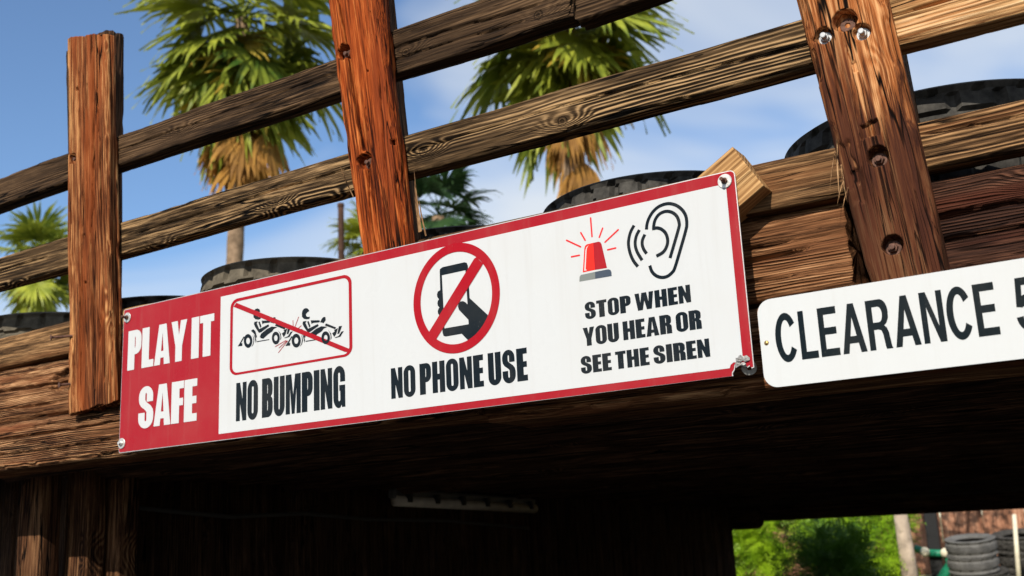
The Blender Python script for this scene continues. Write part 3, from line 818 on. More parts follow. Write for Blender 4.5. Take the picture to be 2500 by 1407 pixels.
def ringC(w, h, s, a0=38, a1=322):
    o = arc(w / 2, h / 2, w / 2 + .01, h / 2 + .015, a0, a1, 30)
    i_ = arc(w / 2, h / 2, w / 2 - s, h / 2 - s * .88, a1, a0, 30)
    return [o + i_]
PLAINF = {
 'C': (.60, ringC(.60, 1, .155, 33, 327)),
 'L': (.47, [[(0, 0), (.47, 0), (.47, .15), (.155, .15), (.155, 1), (0, 1)]]),
 'E': (.51, [[(0, 0), (.51, 0), (.51, .15), (.155, .15), (.155, .44), (.47, .44), (.47, .585), (.155, .585), (.155, .85), (.50, .85), (.50, 1), (0, 1)]]),
 'A': (.64, [[(0, 0), (.16, 0), (.205, .195), (.435, .195), (.48, 0), (.64, 0), (.40, 1), (.24, 1)], [(.24, .34), (.40, .34), (.32, .72)]]),
 'R': (.59, [[(0, 0), (.155, 0), (.155, .40), (.27, .40), (.34, .38), (.375, .30), (.41, .05), (.425, 0), (.59, 0), (.565, .06), (.53, .32), (.49, .42), (.43, .465), (.50, .52), (.55, .61), (.56, .73)] + arc(.36, .745, .20, .255, 0, 90, 8) + [(0, 1)],
             [(.155, .545), (.31, .545)] + arc(.31, .70, .095, .155, -90, 90, 8) + [(.155, .855)]]),
 'N': (.56, [[(0, 0), (.145, 0), (.145, .70), (.40, 0), (.56, 0), (.56, 1), (.415, 1), (.415, .31), (.165, 1), (0, 1)]]),
 '5': (.54, [[(.075, 1), (.50, 1), (.50, .855), (.185, .855), (.165, .64)] + arc(.27, .335, .265, .35, 118, -90, 18) + arc(.26, .31, .26, .325, 270, 188, 8) + [(.15, .28)] + arc(.265, .31, .125, .185, 200, 460, 16) + [(.15, .44), (.03, .46)]]),
}

def text_contours(txt, font, x0, x1, zb, zc, gap, space, shear=0.0):
    adv, pos = 0.0, []
    for i, ch in enumerate(txt):
        if ch == ' ': adv += space - gap; continue
        pos.append((ch, adv)); adv += font[ch][0] + gap
    adv -= gap
    sx = (x1 - x0) / adv; h = zc - zb
    out = []
    for ch, a in pos:
        out.append((ch, [[(x0 + (a + q[0]) * sx + shear * q[1] * h, zb + q[1] * h) for q in c] for c in font[ch][1]]))
    return out

def s2(px, py):
    q = at(px, py, 0.0); return (float(q[0]), float(q[2]))

# ------------------------------------------------------------------ safety sign
SW, SH = 2.0644, 0.457
sign = thing('safety_sign', 'long white sign with red border reading PLAY IT SAFE, NO BUMPING, NO PHONE USE', 'sign')
k8 = 700 / 1642
def z8(x, y): return s2(1300 + x * k8, 400 + y * k8)
tear = [z8(1150, 1216), z8(1146, 1200), z8(1158, 1180), z8(1160, 1155), z8(1172, 1166), z8(1184, 1150), z8(1193, 1158), z8(1200, 1143), z8(1216, 1140), z8(1226, 1148), z8(1232, 1168), z8(1246, 1158), z8(1256, 1172), z8(1270, 1166)]
cr = 0.012
outer = [(0.004, 0.0)] + tear + [(SW, SH - cr)] + arc(SW - cr, SH - cr, cr, cr, 0, 90, 5) + [(0.004, SH)] + [(0.0, SH - 0.004), (0.0, 0.004)]
link('panel', flat_mesh('panel', [outer], M['alu'], 0.0, 0.003), sign)
ins = [(0.006, 0.0022), (2.0135, 0.0022)] + [(x - 0.0012, z + 0.0018) for x, z in tear[1:-1]] + [(SW - 0.0018, 0.0165), (SW - 0.0018, SH - cr)] + arc(SW - cr, SH - cr, cr - 0.002, cr - 0.002, 0, 90, 5) + [(0.005, SH - 0.002), (0.0018, SH - 0.005), (0.0018, 0.005)]
fx0, fx1, fz0, fz1 = 0.445, 2.0415, 0.0195, 0.4285
link('red_face', flat_mesh('red_face', [ins], M['red'], -0.0004), sign)
fieldc = [(fx0, fz0), (2.0105, fz0), (2.013, .026), (2.020, .031), (2.026, .030), (2.033, .037), (fx1, .036), (fx1, fz1), (fx0, fz1)]
link('white_field', flat_mesh('white_field', [fieldc], M['white'], -0.0008), sign)
def letters(txt, font, x0, x1, zb, zc, gap, space, mat, y, parent, shear=0.0):
    """one mesh per word"""
    words, cur = [], []
    it = text_contours(txt, font, x0, x1, zb, zc, gap, space, shear)
    k = 0
    for w_ in txt.split(' '):
        cs = []
        for _ in w_: cs += it[k][1]; k += 1
        link('lettering', flat_mesh('lettering', cs, M[mat], y), parent)
T1 = -0.0012
def line(txt, left, right, base, cap, mat='navy', gap=.045, space=.20):
    letters(txt, HEAVY, s2(*left)[0], s2(*right)[0], s2(*base)[1], s2(*cap)[1], gap, space, mat, T1, sign)
line('PLAY IT', (313, 860), (524, 765), (312, 905.7), (315.5, 809.6), 'white', gap=.03, space=.17)
line('SAFE', (338.6, 1009), (481, 1000), (481, 1027), (480, 924), 'white', gap=.02)
line('NO BUMPING', (577, 985), (843.5, 960), (576.5, 1029.5), (577.2, 936), gap=.05)
line('NO PHONE USE', (955.5, 940), (1288, 890), (956.9, 974.5), (953.9, 900.3), gap=.055)
line('STOP WHEN', (1428, 754), (1687, 725), (1687, 738), (1683.7, 695), gap=.05)
line('YOU HEAR OR', (1423, 804), (1714.3, 800), (1524.7, 831.4), (1521.7, 785.8), gap=.05)
line('SEE THE SIREN', (1418.5, 890), (1734, 860), (1734.8, 871), (1730.6, 826.3), gap=.05)

# no-bumping pictogram
ka = 340 / 1650
def za(x, y): return s2(540 + x * ka, 640 + y * ka)
def zA(poly): return [za(*q) for q in poly]
def ell(cx, cy, rx, ry, n=28): return [(cx + rx * math.cos(2 * math.pi * k / n), cy + ry * math.sin(2 * math.pi * k / n)) for k in range(n)]
fx, fX, fz, fZ = 0.4873, 0.9565, 0.1840, 0.4120
link('pictogram_frame', flat_mesh('pictogram_frame', [rrect(fx, fz, fX, fZ, .030, .026), rrect(fx + .0105, fz + .0068, fX - .0105, fZ - .0088, .021, .020)], M['redprint'], -0.0016), sign)
kart = [
 [(960, 610), (966, 578), (984, 555), (1010, 546), (1034, 555), (1048, 582), (1026, 596), (1008, 618), (1010, 640), (1030, 652), (1055, 648), (1050, 672), (1020, 680), (985, 675), (962, 652)],
 [(972, 706), (1000, 700), (1016, 702), (1002, 722), (1034, 792), (1148, 735), (1160, 756), (1056, 830), (1030, 836), (985, 772), (968, 736)],
 [(1022, 708), (1040, 700), (1062, 760), (1046, 778)],
 [(1064, 692), (1168, 690), (1174, 708), (1160, 716), (1092, 722), (1074, 735)],
 [(1176, 716), (1196, 672), (1216, 652), (1238, 652), (1242, 690), (1216, 726), (1196, 718)],
 [(1247, 728), (1366, 776), (1352, 797), (1232, 752)],
 [(1040, 884), (1058, 846), (1132, 790), (1190, 762), (1262, 768), (1216, 792), (1196, 822), (1148, 852), (1084, 906), (1056, 900)],
 [(1340, 806), (1388, 784), (1364, 858), (1342, 888), (1318, 846), (1350, 822)],
 [(1398, 762), (1436, 757), (1402, 850), (1380, 853)],
 [(1348, 897), (1396, 876), (1430, 824), (1456, 819), (1416, 886), (1358, 901)],
 ell(893, 932, 54, 82), ell(893, 932, 24, 38),
 [(948, 862), (966, 890), (972, 930), (960, 976), (936, 1004), (954, 968), (962, 930), (958, 890)],
 [(960, 850), (986, 882), (998, 930), (990, 956), (985, 930), (974, 884)],
 [(930, 812), (958, 792), (985, 815), (1004, 880), (996, 900), (972, 852)],
 [(1270, 806), (1306, 846), (1312, 900), (1300, 926), (1302, 880), (1292, 842)],
 [(1005, 935), (1160, 911), (1160, 921), (1005, 946)],
 [(764, 996), (838, 878), (848, 884), (806, 958), (822, 960), (820, 990)],
]
frontw = [ell(1243, 898, 50, 76), ell(1243, 898, 22, 35)]
def lk(q):
    return (322 + (q[0] - 893) * 0.94, q[1] + 4 + (893 - q[0]) * 0.002)
link('kart_pictogram', flat_mesh('kart_pictogram', [zA([lk(q) for q in c]) for c in kart + frontw], M['navy'], -0.0014), sign)
link('kart_pictogram', flat_mesh('kart_pictogram', [zA(c) for c in kart], M['navy'], -0.0015), sign)
link('slash', flat_mesh('slash', [zA([(150, 530), (185, 484), (1525, 1030), (1500, 1068), (1466, 1064)])], M['redprint'], -0.0018), sign)
link('kart_wheel', flat_mesh('kart_wheel', [zA(c) for c in frontw], M['navy'], -0.0020), sign)
spk = [((923, 649), (878, 772)), ((854, 692), (857, 772)), ((955, 754), (910, 792)), ((643, 1005), (772, 929)), ((688, 1021), (784, 932)), ((682, 1075), (792, 934))]
for a_, b_ in spk:
    link('spark_line', flat_mesh('spark_line', [stroke([za(*a_), za(*b_)], 0.0019, False, 1)], M['redprint'], -0.0017), sign)

# no-phone pictogram
kb = 270 / 1187
def zb_(x, y): return s2(980 + x * kb, 560 + y * kb)
def zB(poly): return [zb_(*q) for q in poly]
phone = [(414, 450), (418, 428), (445, 408), (680, 355), (704, 362), (716, 392), (735, 740), (950, 940), (900, 1090), (740, 1215), (650, 1122), (480, 1152), (456, 1145), (445, 1112), (436, 930),
         (412, 928), (396, 905), (393, 880), (402, 852), (412, 842), (394, 822), (389, 795), (394, 770), (406, 752), (388, 728), (385, 700), (394, 670), (420, 654)]
screen = [(437, 495), (690, 440), (713, 808), (692, 786), (664, 772), (636, 776), (616, 798), (610, 828), (620, 865), (722, 972), (725, 1020), (465, 1065)]
link('phone_pictogram', flat_mesh('phone_pictogram', [zB(phone), zB(screen)], M['navy'], -0.0014), sign)
cx, cz, rx, rz = 0.63032 * SW, 0.63069 * SH, 0.06522 * SW, 0.3126 * SH
def ell2(a, b): return [(cx + a * math.cos(2 * math.pi * k / 72), cz + b * math.sin(2 * math.pi * k / 72)) for k in range(72)]
link('prohibition_ring', flat_mesh('prohibition_ring', [ell2(rx, rz), ell2(rx * .828, rz * .838)], M['redprint'], -0.0018), sign)
link('slash', flat_mesh('slash', [zB([(785, 318), (810, 300), (880, 372), (868, 394), (372, 1190), (345, 1180), (292, 1120), (298, 1108)])], M['redprint'], -0.0021), sign)

# siren and ear pictogram
kc = 380 / 2228
def zc_(x, y): return s2(1360 + x * kc, 480 + y * kc)
def zC(poly): return [zc_(*q) for q in poly]
link('siren_lamp', flat_mesh('siren_lamp', [zC([(372, 1088), (394, 745), (404, 708), (430, 686), (520, 665), (545, 1052)])], M['redlight'], -0.0013), sign)
link('siren_lamp', flat_mesh('siren_lamp', [zC([(520.5, 665), (598, 648), (622, 655), (640, 686), (718, 1024), (545.5, 1052)])], M['redprint'], -0.0013), sign)
link('siren_glint', flat_mesh('siren_glint', [zC([(394, 1066), (411, 772), (424, 730), (458, 698), (432, 740), (426, 780), (413, 1044), (428, 1052), (426, 1060)])], M['white'], -0.0017), sign)
link('siren_base', flat_mesh('siren_base', [zC([(324, 1220), (326, 1152), (346, 1124), (548, 1080), (550, 1180)])], M['grey_print'], -0.0013), sign)
link('siren_base', flat_mesh('siren_base', [zC([(548.5, 1080), (738, 1043), (768, 1054), (782, 1086), (785, 1140), (550.5, 1180)])], M['slate_print'], -0.0013), sign)
rays = [((483, 310), (504, 575)), ((343, 520), (405, 628)), ((655, 456), (608, 585)), ((878, 478), (690, 655)), ((140, 629), (340, 722)), ((728, 765), (842, 739)), ((210, 865), (322, 843))]
link('siren_rays', flat_mesh('siren_rays', [stroke([zc_(*a), zc_(*b)], 0.0040, True, 1) for a, b in rays], M['redray'], -0.0013), sign)
EW = 0.0078
ear1 = [(1283, 475), (1290, 400), (1320, 310), (1380, 215), (1470, 140), (1590, 104), (1700, 125), (1790, 190), (1845, 280), (1860, 390), (1845, 490), (1770, 755), (1690, 1020), (1650, 1090), (1580, 1145), (1500, 1160), (1420, 1135), (1360, 1075), (1330, 990)]
ear2 = [(1386, 484), (1387, 420), (1410, 330), (1470, 252), (1560, 215), (1650, 230), (1720, 290), (1752, 390), (1740, 470), (1680, 680), (1620, 884)]
ear3 = [(1388, 458), (1440, 452), (1500, 472), (1560, 532), (1587, 630), (1570, 722), (1520, 800), (1425, 856)]
link('ear_pictogram', flat_mesh('ear_pictogram', [stroke(zC(ear1), EW)], M['navy'], -0.0013), sign)
link('ear_pictogram', flat_mesh('ear_pictogram', [stroke(zC(ear2), EW)], M['navy'], -0.0013), sign)
link('ear_pictogram', flat_mesh('ear_pictogram', [stroke(zC(ear3), EW)], M['navy'], -0.0016), sign)
for wv in ([(1105, 415), (1052, 520), (1025, 660), (1045, 800), (1095, 920), (1160, 1005)], [(1182, 480), (1137, 570), (1121, 680), (1147, 790), (1220, 915)], [(1260, 545), (1227, 620), (1222, 690), (1245, 760), (1285, 820)]):
    link('sound_wave', flat_mesh('sound_wave', [stroke(zC(wv), EW)], M['navy'], -0.0013), sign)

# fixings of the sign
wash_z = washer_mesh(0.0165, 0.005, 0.0022, mat=M['zinc'])
bolt_s = bolt_mesh(0.0075, 0.005, 0.0044, 0.016, M['rust'])
bolt_z = bolt_mesh(0.0078, 0.005, 0.0046, 0.006, M['zinc'])
for px, py, b in ((1770, 443, bolt_s), (312, 776, bolt_s), (298, 1083, bolt_z)):
    x, z = s2(px, py)
    link('washer', wash_z, sign, (x, -0.001, z)); link('bolt', b, sign, (x, -0.0035, z), (0, random.uniform(0, 1), 0))
x, z = s2(1815, 887)
link('washer', wash_z, sign, (x + 0.003, 0.024, z - 0.008), (0.5, 0, 0.3)); link('bolt', bolt_z, sign, (x, 0.012, z), (0, .3, 0))
# crumpled, bare metal round the torn corner
V, F = [], []
n = 14
for j, rr in enumerate((0.006, 0.010, 0.014, 0.018)):
    for k in range(n + 1):
        a = math.radians(20 + 185 * k / n)
        q = rr * (1 + 0.14 * rng.uniform(-1, 1))
        V.append((x + q * math.cos(a), -0.0028 - 0.003 * rng.uniform(0, 1) * (1.0 if j in (1, 2) else 0.25), z + q * math.sin(a) - 0.001))
for j in range(3):
    for k in range(n): F.append((j * (n + 1) + k, j * (n + 1) + k + 1, (j + 1) * (n + 1) + k + 1, (j + 1) * (n + 1) + k))
q = obj('crumpled_edge', V, F, M['dull'], sign)
q['label'] = 'crumpled bare metal round the torn corner bolt'

# ------------------------------------------------------------------ clearance sign
cl = thing('clearance_sign', 'white rounded sign reading CLEARANCE in black letters', 'sign')
CX0, CX1, CZ0, CZ1 = 2.084, 3.02, -0.033, 0.155
link('panel', flat_mesh('panel', [rrect(CX0, CZ0, CX1, CZ1, 0.030)], M['white2'], -0.002, 0.003), cl)
c0 = s2(1894.6, 824)[0]; c1 = s2(2437, 770)[0]
zb0 = s2(1964, 880)[1]; zt0 = s2(1951.8, 762)[1]
zb1 = s2(2444.6, 815)[1]; zt1 = s2(2428, 686.4)[1]
letters('CLEARANCE', PLAINF, c0, c1, (zb0 + zb1) / 2, (zt0 + zt1) / 2, .075, .3, 'black_vinyl', -0.0024, cl)
w5 = 0.56 * (c1 - c0) / 5.78
five0 = s2(2476, 700)[0]
letters('5', PLAINF, five0 - 0.004, five0 + w5, (zb0 + zb1) / 2, (zt0 + zt1) / 2, .075, .3, 'black_vinyl', -0.0024, cl)
sx, sz = s2(1872, 838)
V, F = lathe([(0.0, 0.0026), (0.0022, 0.0026), (0.0046, 0.0016), (0.0052, 0.0)], 14, 'Y')
obj('screw', [(a, b - 0.002, c) for a, b, c in V], F, M['brass'], cl, True, (sx, 0, sz))
for bx, bz, w_, h_ in ((0.0026, 0, .0007, .0028), ):
    bmx = box_bm(sx - w_, sx + w_, -0.0052, -0.0045, sz - h_, sz + h_)
    bm_to('screw_slot', bmx, M['rust'], cl)

# ------------------------------------------------------------------ wooden block behind the sign's corner
tp, lf, rt = np.array(p2(1787, 358)), np.array(p2(1707, 428)), np.array(p2(1864, 453))
ax_ = (rt - tp) / np.linalg.norm(rt - tp)
nrm = np.array([ax_[1], -ax_[0]])
nrm = nrm if nrm @ (lf - tp) > 0 else -nrm
Lb = float(np.linalg.norm(rt - tp))
cen = (tp + rt) / 2
ang = math.atan2(nrm[1], nrm[0])
blk = beam_obj('wooden_block', M['block'], None, (cen[0], 0.0065, cen[1]), (0, -ang, 0), L=0.16, w=Lb, t=0.080, nx=40, nf=40, ns=8, r=0.003, fiber=0.0004, lump=0.0006, bow=0, edge=0.001, ragged=0.0003, seed=611)
tag(blk, 'small pale sawn wooden block set askew behind the sign corner', 'block')

# ------------------------------------------------------------------ tyres
def tyre_mesh(name, R, W, mat, style, rim=0.6, n=216, flat=0.80):
    """lies flat, axis Z, from z = 0 to W; the tread carries real grooves"""
    prof = []   # (radius, z, tread weight)
    r_in = R * rim
    m_ = 30
    for k in range(m_ + 1):
        t = k / m_; prof.append((R - (0.010 + 0.05 * (0.80 - flat)) * abs(2 * t - 1) ** 3, W * ((1 - flat) / 2 + flat * t), 1.0, t))
    for (f, zz) in ((0.985, 0.955), (0.955, 0.985), (0.88, 1.0), (0.78, 0.985), (0.68, 0.93), (0.62, 0.86), (0.60, 0.80)):
        prof.append((r_in + (R - r_in) * ((f - 0.6) / 0.4), W * zz, 0.0, 1))
    prof += [(r_in + 0.012, W * 0.72, 0, 1), (R * 0.93, W * 0.72, 0, 1), (R * 0.93, W * 0.28, 0, 1), (r_in + 0.012, W * 0.28, 0, 1)]
    for (f, zz) in ((0.60, 0.20), (0.62, 0.14), (0.68, 0.07), (0.78, 0.015), (0.88, 0.0), (0.955, 0.015), (0.985, 0.045)):
        prof.append((r_in + (R - r_in) * ((f - 0.6) / 0.4), W * zz, 0.0, 0))
    V = []
    for i, (r, z, tw, t) in enumerate(prof):
        for k in range(n):
            a = 2 * math.pi * k / n
            d = 0.0
            if tw:
                if style == 0:      # ribs with zig-zag grooves and shoulder notches
                    zg = 0.02 * (1 if (k // 6) % 2 else -1)
                    for g in (0.30, 0.5, 0.70):
                        if abs(t - g - zg) < 0.034: d = 0.014
                    if (t < 0.20 or t > 0.80) and k % 9 in (0, 1): d = 0.014
                elif style == 1:    # blocks
                    row = int(t * 4)
                    for g in (0.25, 0.5, 0.75):
                        if abs(t - g) < 0.030: d = 0.013
                    if (k + row * 4) % 9 in (0, 1): d = 0.012
                else:               # lateral bars
                    if (k + int(t * 6)) % 8 in (0, 1): d = 0.013
                    if abs(t - 0.5) < 0.03: d = 0.008
            V.append(((r - d) * math.cos(a), (r - d) * math.sin(a), z))
    F = []
    m2 = len(prof)
    for i in range(m2):
        j = (i + 1) % m2
        for k in range(n): F.append((i * n + k, i * n + (k + 1) % n, j * n + (k + 1) % n, j * n + k))
    return mesh(name, V, F, mat)
t_rib = tyre_mesh('tyre', 0.345, 0.235, M['rubber_brown'], 0)
t_blk = tyre_mesh('tyre', 0.385, 0.245, M['rubber'], 1)
t_bar = tyre_mesh('tyre', 0.335, 0.215, M['rubber'], 2)
t_low = tyre_mesh('tyre', 0.34, 0.205, M['rubber'], 2)
DK = 0.375
TY = [
 (t_rib, -1.08, 0.545, 0.02, 'worn tyre at the far left end of the bridge'),
 (t_low, -0.42, 0.56, 0.012, 'low black tyre just right of the left post'),
 (t_rib, 0.25, 0.545, 0.0, 'brown dusty ribbed tyre above the red panel of the sign'),
 (t_low, 0.955, 0.56, 0.0, 'dark tyre just right of the middle post'),
 (t_bar, 1.635, 0.545, 0.0, 'black tyre above the siren symbol of the sign'),
 (t_blk, 2.40, 0.58, 0.0, 'large black tyre behind the right post'),
]
for me_, x, y, dz, lab in TY:
    o = link('tyre', me_, None, (x, y, DK + dz + 0.002), (0, 0, random.uniform(0, 6)))
    tag(o, lab, 'tyre', 'tyres lined up behind the railing')

# ------------------------------------------------------------------ palms
def frond_mesh(name, elev, mat, seed, pet=0.95, blade=1.30, nseg=30, spread=112, droop=0.45, dead=False):
    """fan leaf: stalk and blade of folded fingers whose tips hang"""
    rs = random.Random(seed)
    V, F = [], []
    e = math.radians(elev)
    # stalk
    pts = []
    for k in range(6):
        t = k / 5
        el = e - 0.35 * t * (0.4 if elev < -30 else 1.0)
        pts.append((pet * t * math.cos(e - 0.15 * t), 0, pet * t * math.sin(e - 0.15 * t) - 0.10 * t * t * math.cos(e)))
    v, f = tube(pts, [0.035, 0.028, 0.022, 0.018, 0.016, 0.014], 5)
    V += [tuple(q) for q in v]; F += f
    o = Vector(pts[-1]); d = (o - Vector(pts[-2])).normalized()
    side = Vector((0, 1, 0)); up = d.cross(side) * -1
    for k in range(nseg):
        if rs.random() < 0.09: continue
        a = math.radians(-spread + 2 * spread * k / (nseg - 1) + rs.uniform(-3, 3))
        dirv = (d * math.cos(a) + side * math.sin(a)).normalized()
        cross = dirv.cross(up).normalized()
        ln = blade * (0.72 + 0.28 * math.cos(a * 0.7)) * rs.uniform(0.70, 1.15)
        if dead: ln *= 0.85
        hang = droop * rs.uniform(0.5, 2.2)
        p = o.copy(); dv = dirv.copy()
        base = len(V)
        ns_ = 5
        for j in range(ns_ + 1):
            t = j / ns_
            w = blade * 0.043 * (0.22 + 1.3 * t if t <= 0.6 else 2.5 * (1 - t) + 0.02)
            lift = up * (0.012 * (1 if k % 2 else -1))
            V.append(tuple(p - cross * w + lift)); V.append(tuple(p + cross * w - lift))
            dv = (dv + Vector((0, 0, -1)) * hang * (0.02 + 0.75 * t * t * t)).normalized()
            p = p + dv * (ln / ns_)
        for j in range(ns_):
            b = base + 2 * j; F.append((b, b + 1, b + 3, b + 2))
    return mesh(name, V, F, mat)
def frond_set(mat, seed):
    return {e: [frond_mesh('frond', e, mat, seed + e + 100 * q, pet=0.85 + 0.2 * q, droop=0.5 + 0.35 * q) for q in range(2)] for e in (75, 50, 25, 0, -25, -50, -72)}
FR = frond_set(M['frond'], 1000)
FRD = frond_set(M['frond_shade'], 1500)
FRY = frond_set(M['frond_gold'], 1700)
DEAD = [frond_mesh('dead_frond', e, M['frond_dead'], 2000 + e, pet=0.9, blade=1.15, nseg=22, spread=60, droop=1.2, dead=True) for e in (-58, -70, -80)]
def palm(label, hub, scale, fr, plan, ndead, r_tr, seed, foot=None, lean=0.0, skirt=1.25, narrow=0.85):
    """hub = crown centre; the trunk stands on the ground below it"""
    rs = random.Random(seed)
    base = (hub[0] + lean, hub[1], BANK if hub[1] > 10.3 else GROUND)
    t = thing('palm_tree', label, 'palm tree', base, group='palm trees behind the bridge')
    H = hub[2] - base[2]
    path, rad = [], []
    n = 40
    for k in range(n + 1):
        s = k / n
        path.append((-lean * s + 0.12 * math.sin(s * 3.1 + seed), 0.08 * math.sin(s * 2.3 + seed), H * s))
        rad.append(r_tr * (1.35 - 0.45 * s if s < 0.12 else 1.15 - 0.2 * s) * (1 + 0.05 * (k % 2)))
    off = path[-1]
    path = [(p[0] - off[0] - lean + lean * 0, p[1] - off[1], p[2]) for p in path]
    path = [(p[0], p[1], p[2]) for p in path]
    V, F = tube(path, rad, 14)
    obj('trunk', V, F, M['trunk'], t, True)
    hx, hy = path[-1][0], path[-1][1]
    for e, cnt in plan:
        a0 = rs.uniform(0, 6)
        for k in range(cnt):
            o = link('frond', rs.choice((FRY if fr is FR and e <= -25 and rs.random() < 0.16 else fr)[e]), t, (hx, hy, H + e * 0.004 * scale - 0.1 * scale), (rs.uniform(-.22, .22), rs.uniform(-.22, .22), a0 + 2 * math.pi * k / cnt + rs.uniform(-.45, .45)))
            q = scale * rs.uniform(0.72, 1.12); o.scale = (q, q * rs.uniform(0.8, 1.1), q)
    for k in range(ndead):
        o = link('dead_frond', rs.choice(DEAD), t, (hx, hy, H - scale * rs.uniform(0.0, skirt)), (rs.uniform(-.1, .1), rs.uniform(-.15, .15), 2 * math.pi * k / ndead + rs.uniform(-.4, .4)))
        q = scale * rs.uniform(0.6, 0.95); o.scale = (q * narrow, q * narrow, q)
    return t
PLAN = [(75, 3), (50, 4), (25, 5), (0, 6), (-25, 7), (-50, 7), (-72, 7)]
PLAN2 = [(75, 3), (50, 5), (25, 6), (0, 8), (-25, 9), (-50, 10), (-72, 9)]
palm('tall fan palm between the left and middle posts', far(592, 45, 22.0), 1.42, FR, PLAN2, 24, 0.165, 5, skirt=1.5)
palm('fan palm with shaggy trunk right of the middle post', far(1378, 0, 21.0), 1.45, FR, PLAN2, 46, 0.23, 9, skirt=2.2, narrow=0.52)
palm('small distant palm behind the left post', far(98, 640, 40.0), 0.95, FR, [(75, 5), (50, 7), (25, 8), (0, 7), (-25, 6), (-50, 5)], 12, 0.22, 14)
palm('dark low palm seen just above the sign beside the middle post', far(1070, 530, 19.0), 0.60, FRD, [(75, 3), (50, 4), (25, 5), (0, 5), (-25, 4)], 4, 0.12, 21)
palm('small palm peeking out left of the middle post', far(905, 600, 34.0), 0.75, FR, [(75, 5), (50, 7), (25, 8), (0, 6), (-25, 5)], 6, 0.15, 27)
pb = far(832, 500, 16.0)
V, F = tube([(0, 0, 0), (0, 0, pb[2] - BANK - 0.35), (0, 0, pb[2] - BANK)], [0.055, 0.047, 0.045], 12)
pole = thing('wooden_pole', 'thin dark pole standing left of the middle post', 'pole', (pb[0], pb[1], BANK))
obj('shaft', V, F, M['pole'], pole, True)
V, F = lathe([(0.0, 0.03), (0.045, 0.02), (0.056, 0.0), (0.056, -0.04), (0.0, -0.04)], 14)
obj('cap', V, F, M['pole'], pole, False, (0, 0, pb[2] - BANK))

# ------------------------------------------------------------------ under the bridge: lamp and cable
XW = -0.985
a = np.array([XW, 2.53, -0.075]); b = np.array([XW, 4.03, -0.125])
lamp = thing('strip_light', 'unlit strip light fixed to the dark underpass wall', 'light', tuple(a), (-math.atan2(b[2] - a[2], b[1] - a[1]) * -1, 0, 0))
LL = float(np.linalg.norm(b - a))
bm_to('housing', box_bm(0.0, 0.055, 0, LL, 0.0, 0.055, 0.012), M['plastic_grey'], lamp)
V, F = tube([(0.045, 0.01, -0.012), (0.045, LL - 0.01, -0.012)], 0.030, 14)
obj('diffuser', V, F, M['plastic_white'], lamp, True)
for k in range(6):
    y = 0.1 + k * (LL - 0.2) / 5
    bm_to('clip', box_bm(0.03, 0.092, y - 0.014, y + 0.014, -0.02, 0.034, 0.003), M['black_paint'], lamp)
cp = []
for k, (px, py) in enumerate(((335, 1240), (400, 1247), (560, 1262), (740, 1254), (900, 1268), (1100, 1272), (1290, 1290))):
    d = ray(px, py); s = (-0.955 - CAM[0]) / d[0]; cp.append(tuple(CAM + d * s))
V, F = tube(cp, 0.011, 6)
tag(obj('cable', V, F, M['cable'], None, True), 'dark cable drooping along the underpass wall', 'cable')

# ------------------------------------------------------------------ beyond the underpass
FY = 14.2
fence = thing('board_fence', 'sunlit brown vertical board fence behind the tyre stacks', 'fence', (0, FY, BANK))
fv = []
for i in range(4):
    V, F, caps = beam(L=2.0, w=0.185, t=0.03, nx=20, nf=8, ns=3, r=0.006, seed=700 + i, fiber=0.001, lump=0.003, bow=0.006, edge=0.003)
    fv.append(mesh('board', V, [tuple(f) for f in F] + caps, M['fence'], True))
x = -7.0; i = 0
while x < 6.0:
    o = link('board', fv[i % 4], fence)
    o.matrix_local = Matrix.Translation((x, random.uniform(0, .02), random.uniform(-.03, .03))) @ Matrix.Rotation(R90 + random.uniform(-.01, .01), 4, 'Y')
    x += 0.187; i += 1
for z in (0.35, 1.55): bm_to('fence_rail', box_bm(-7.2, 6.1, 0.055, 0.12, z, z + 0.09, 0.004), M['fence'], fence)
def under(px, py, Y): return at(px, py, Y)
# tyre stacks: each tyre is a thing
t_g = tyre_mesh('tyre', 0.285, 0.19, M['rubber_grey'], 0, n=108, flat=0.6)
t_g2 = tyre_mesh('tyre', 0.325, 0.20, M['rubber'], 1, n=108, flat=0.62)
q = at(2374, 1350, 11.6)
names = ['bottom dark tyre of the grey stack before the fence', 'middle grey tyre of the stack before the fence', 'top grey tyre of the stack before the fence']
TILT = 0.17        # the bank falls towards the track, so the stacks lean forward
def stack(meshes, q, labels, offs, hs):
    for k, me_ in enumerate(meshes):
        o = link('tyre', me_, None, (q[0] + offs[k], q[1] - math.sin(TILT) * hs[k], BANK - 0.03 + math.cos(TILT) * hs[k]), (TILT, 0, random.uniform(-.03, .03)))
        tag(o, labels[k], 'tyre', 'tyres stacked before the fence')
stack((t_g2, t_g, t_g), q, names, (0.05, 0, 0.01), (0.0, 0.201, 0.392))
q2 = at(2500, 1350, 12.3)
names2 = ['bottom tyre of the dark stack at the right edge', 'second tyre up in the dark stack at the right edge', 'top tyre of the dark stack at the right edge']
stack((t_g2, t_g2, t_g2), q2, names2, (0, 0.03, 0.0), (0.0, 0.201, 0.402))
# pale stake
q = at(2476, 1258, 11.0); qb = at(2484, 1400, 11.0)
V, F = tube([(0, 0, 0), (q[0] - qb[0], 0, q[2] - BANK)], [0.026, 0.023], 10)
st = thing('stake', 'pale upright stake at the right edge of the underpass opening', 'stake', (qb[0], 11.0, BANK))
obj('shaft', V, F, M['white_paint'], st, True)
V, F = lathe([(0.0, 0.012), (0.016, 0.008), (0.023, 0.0), (0.023, -0.03)], 10)
obj('tip', V, F, M['white_paint'], st, True, (q[0] - qb[0], 0, q[2] - BANK))
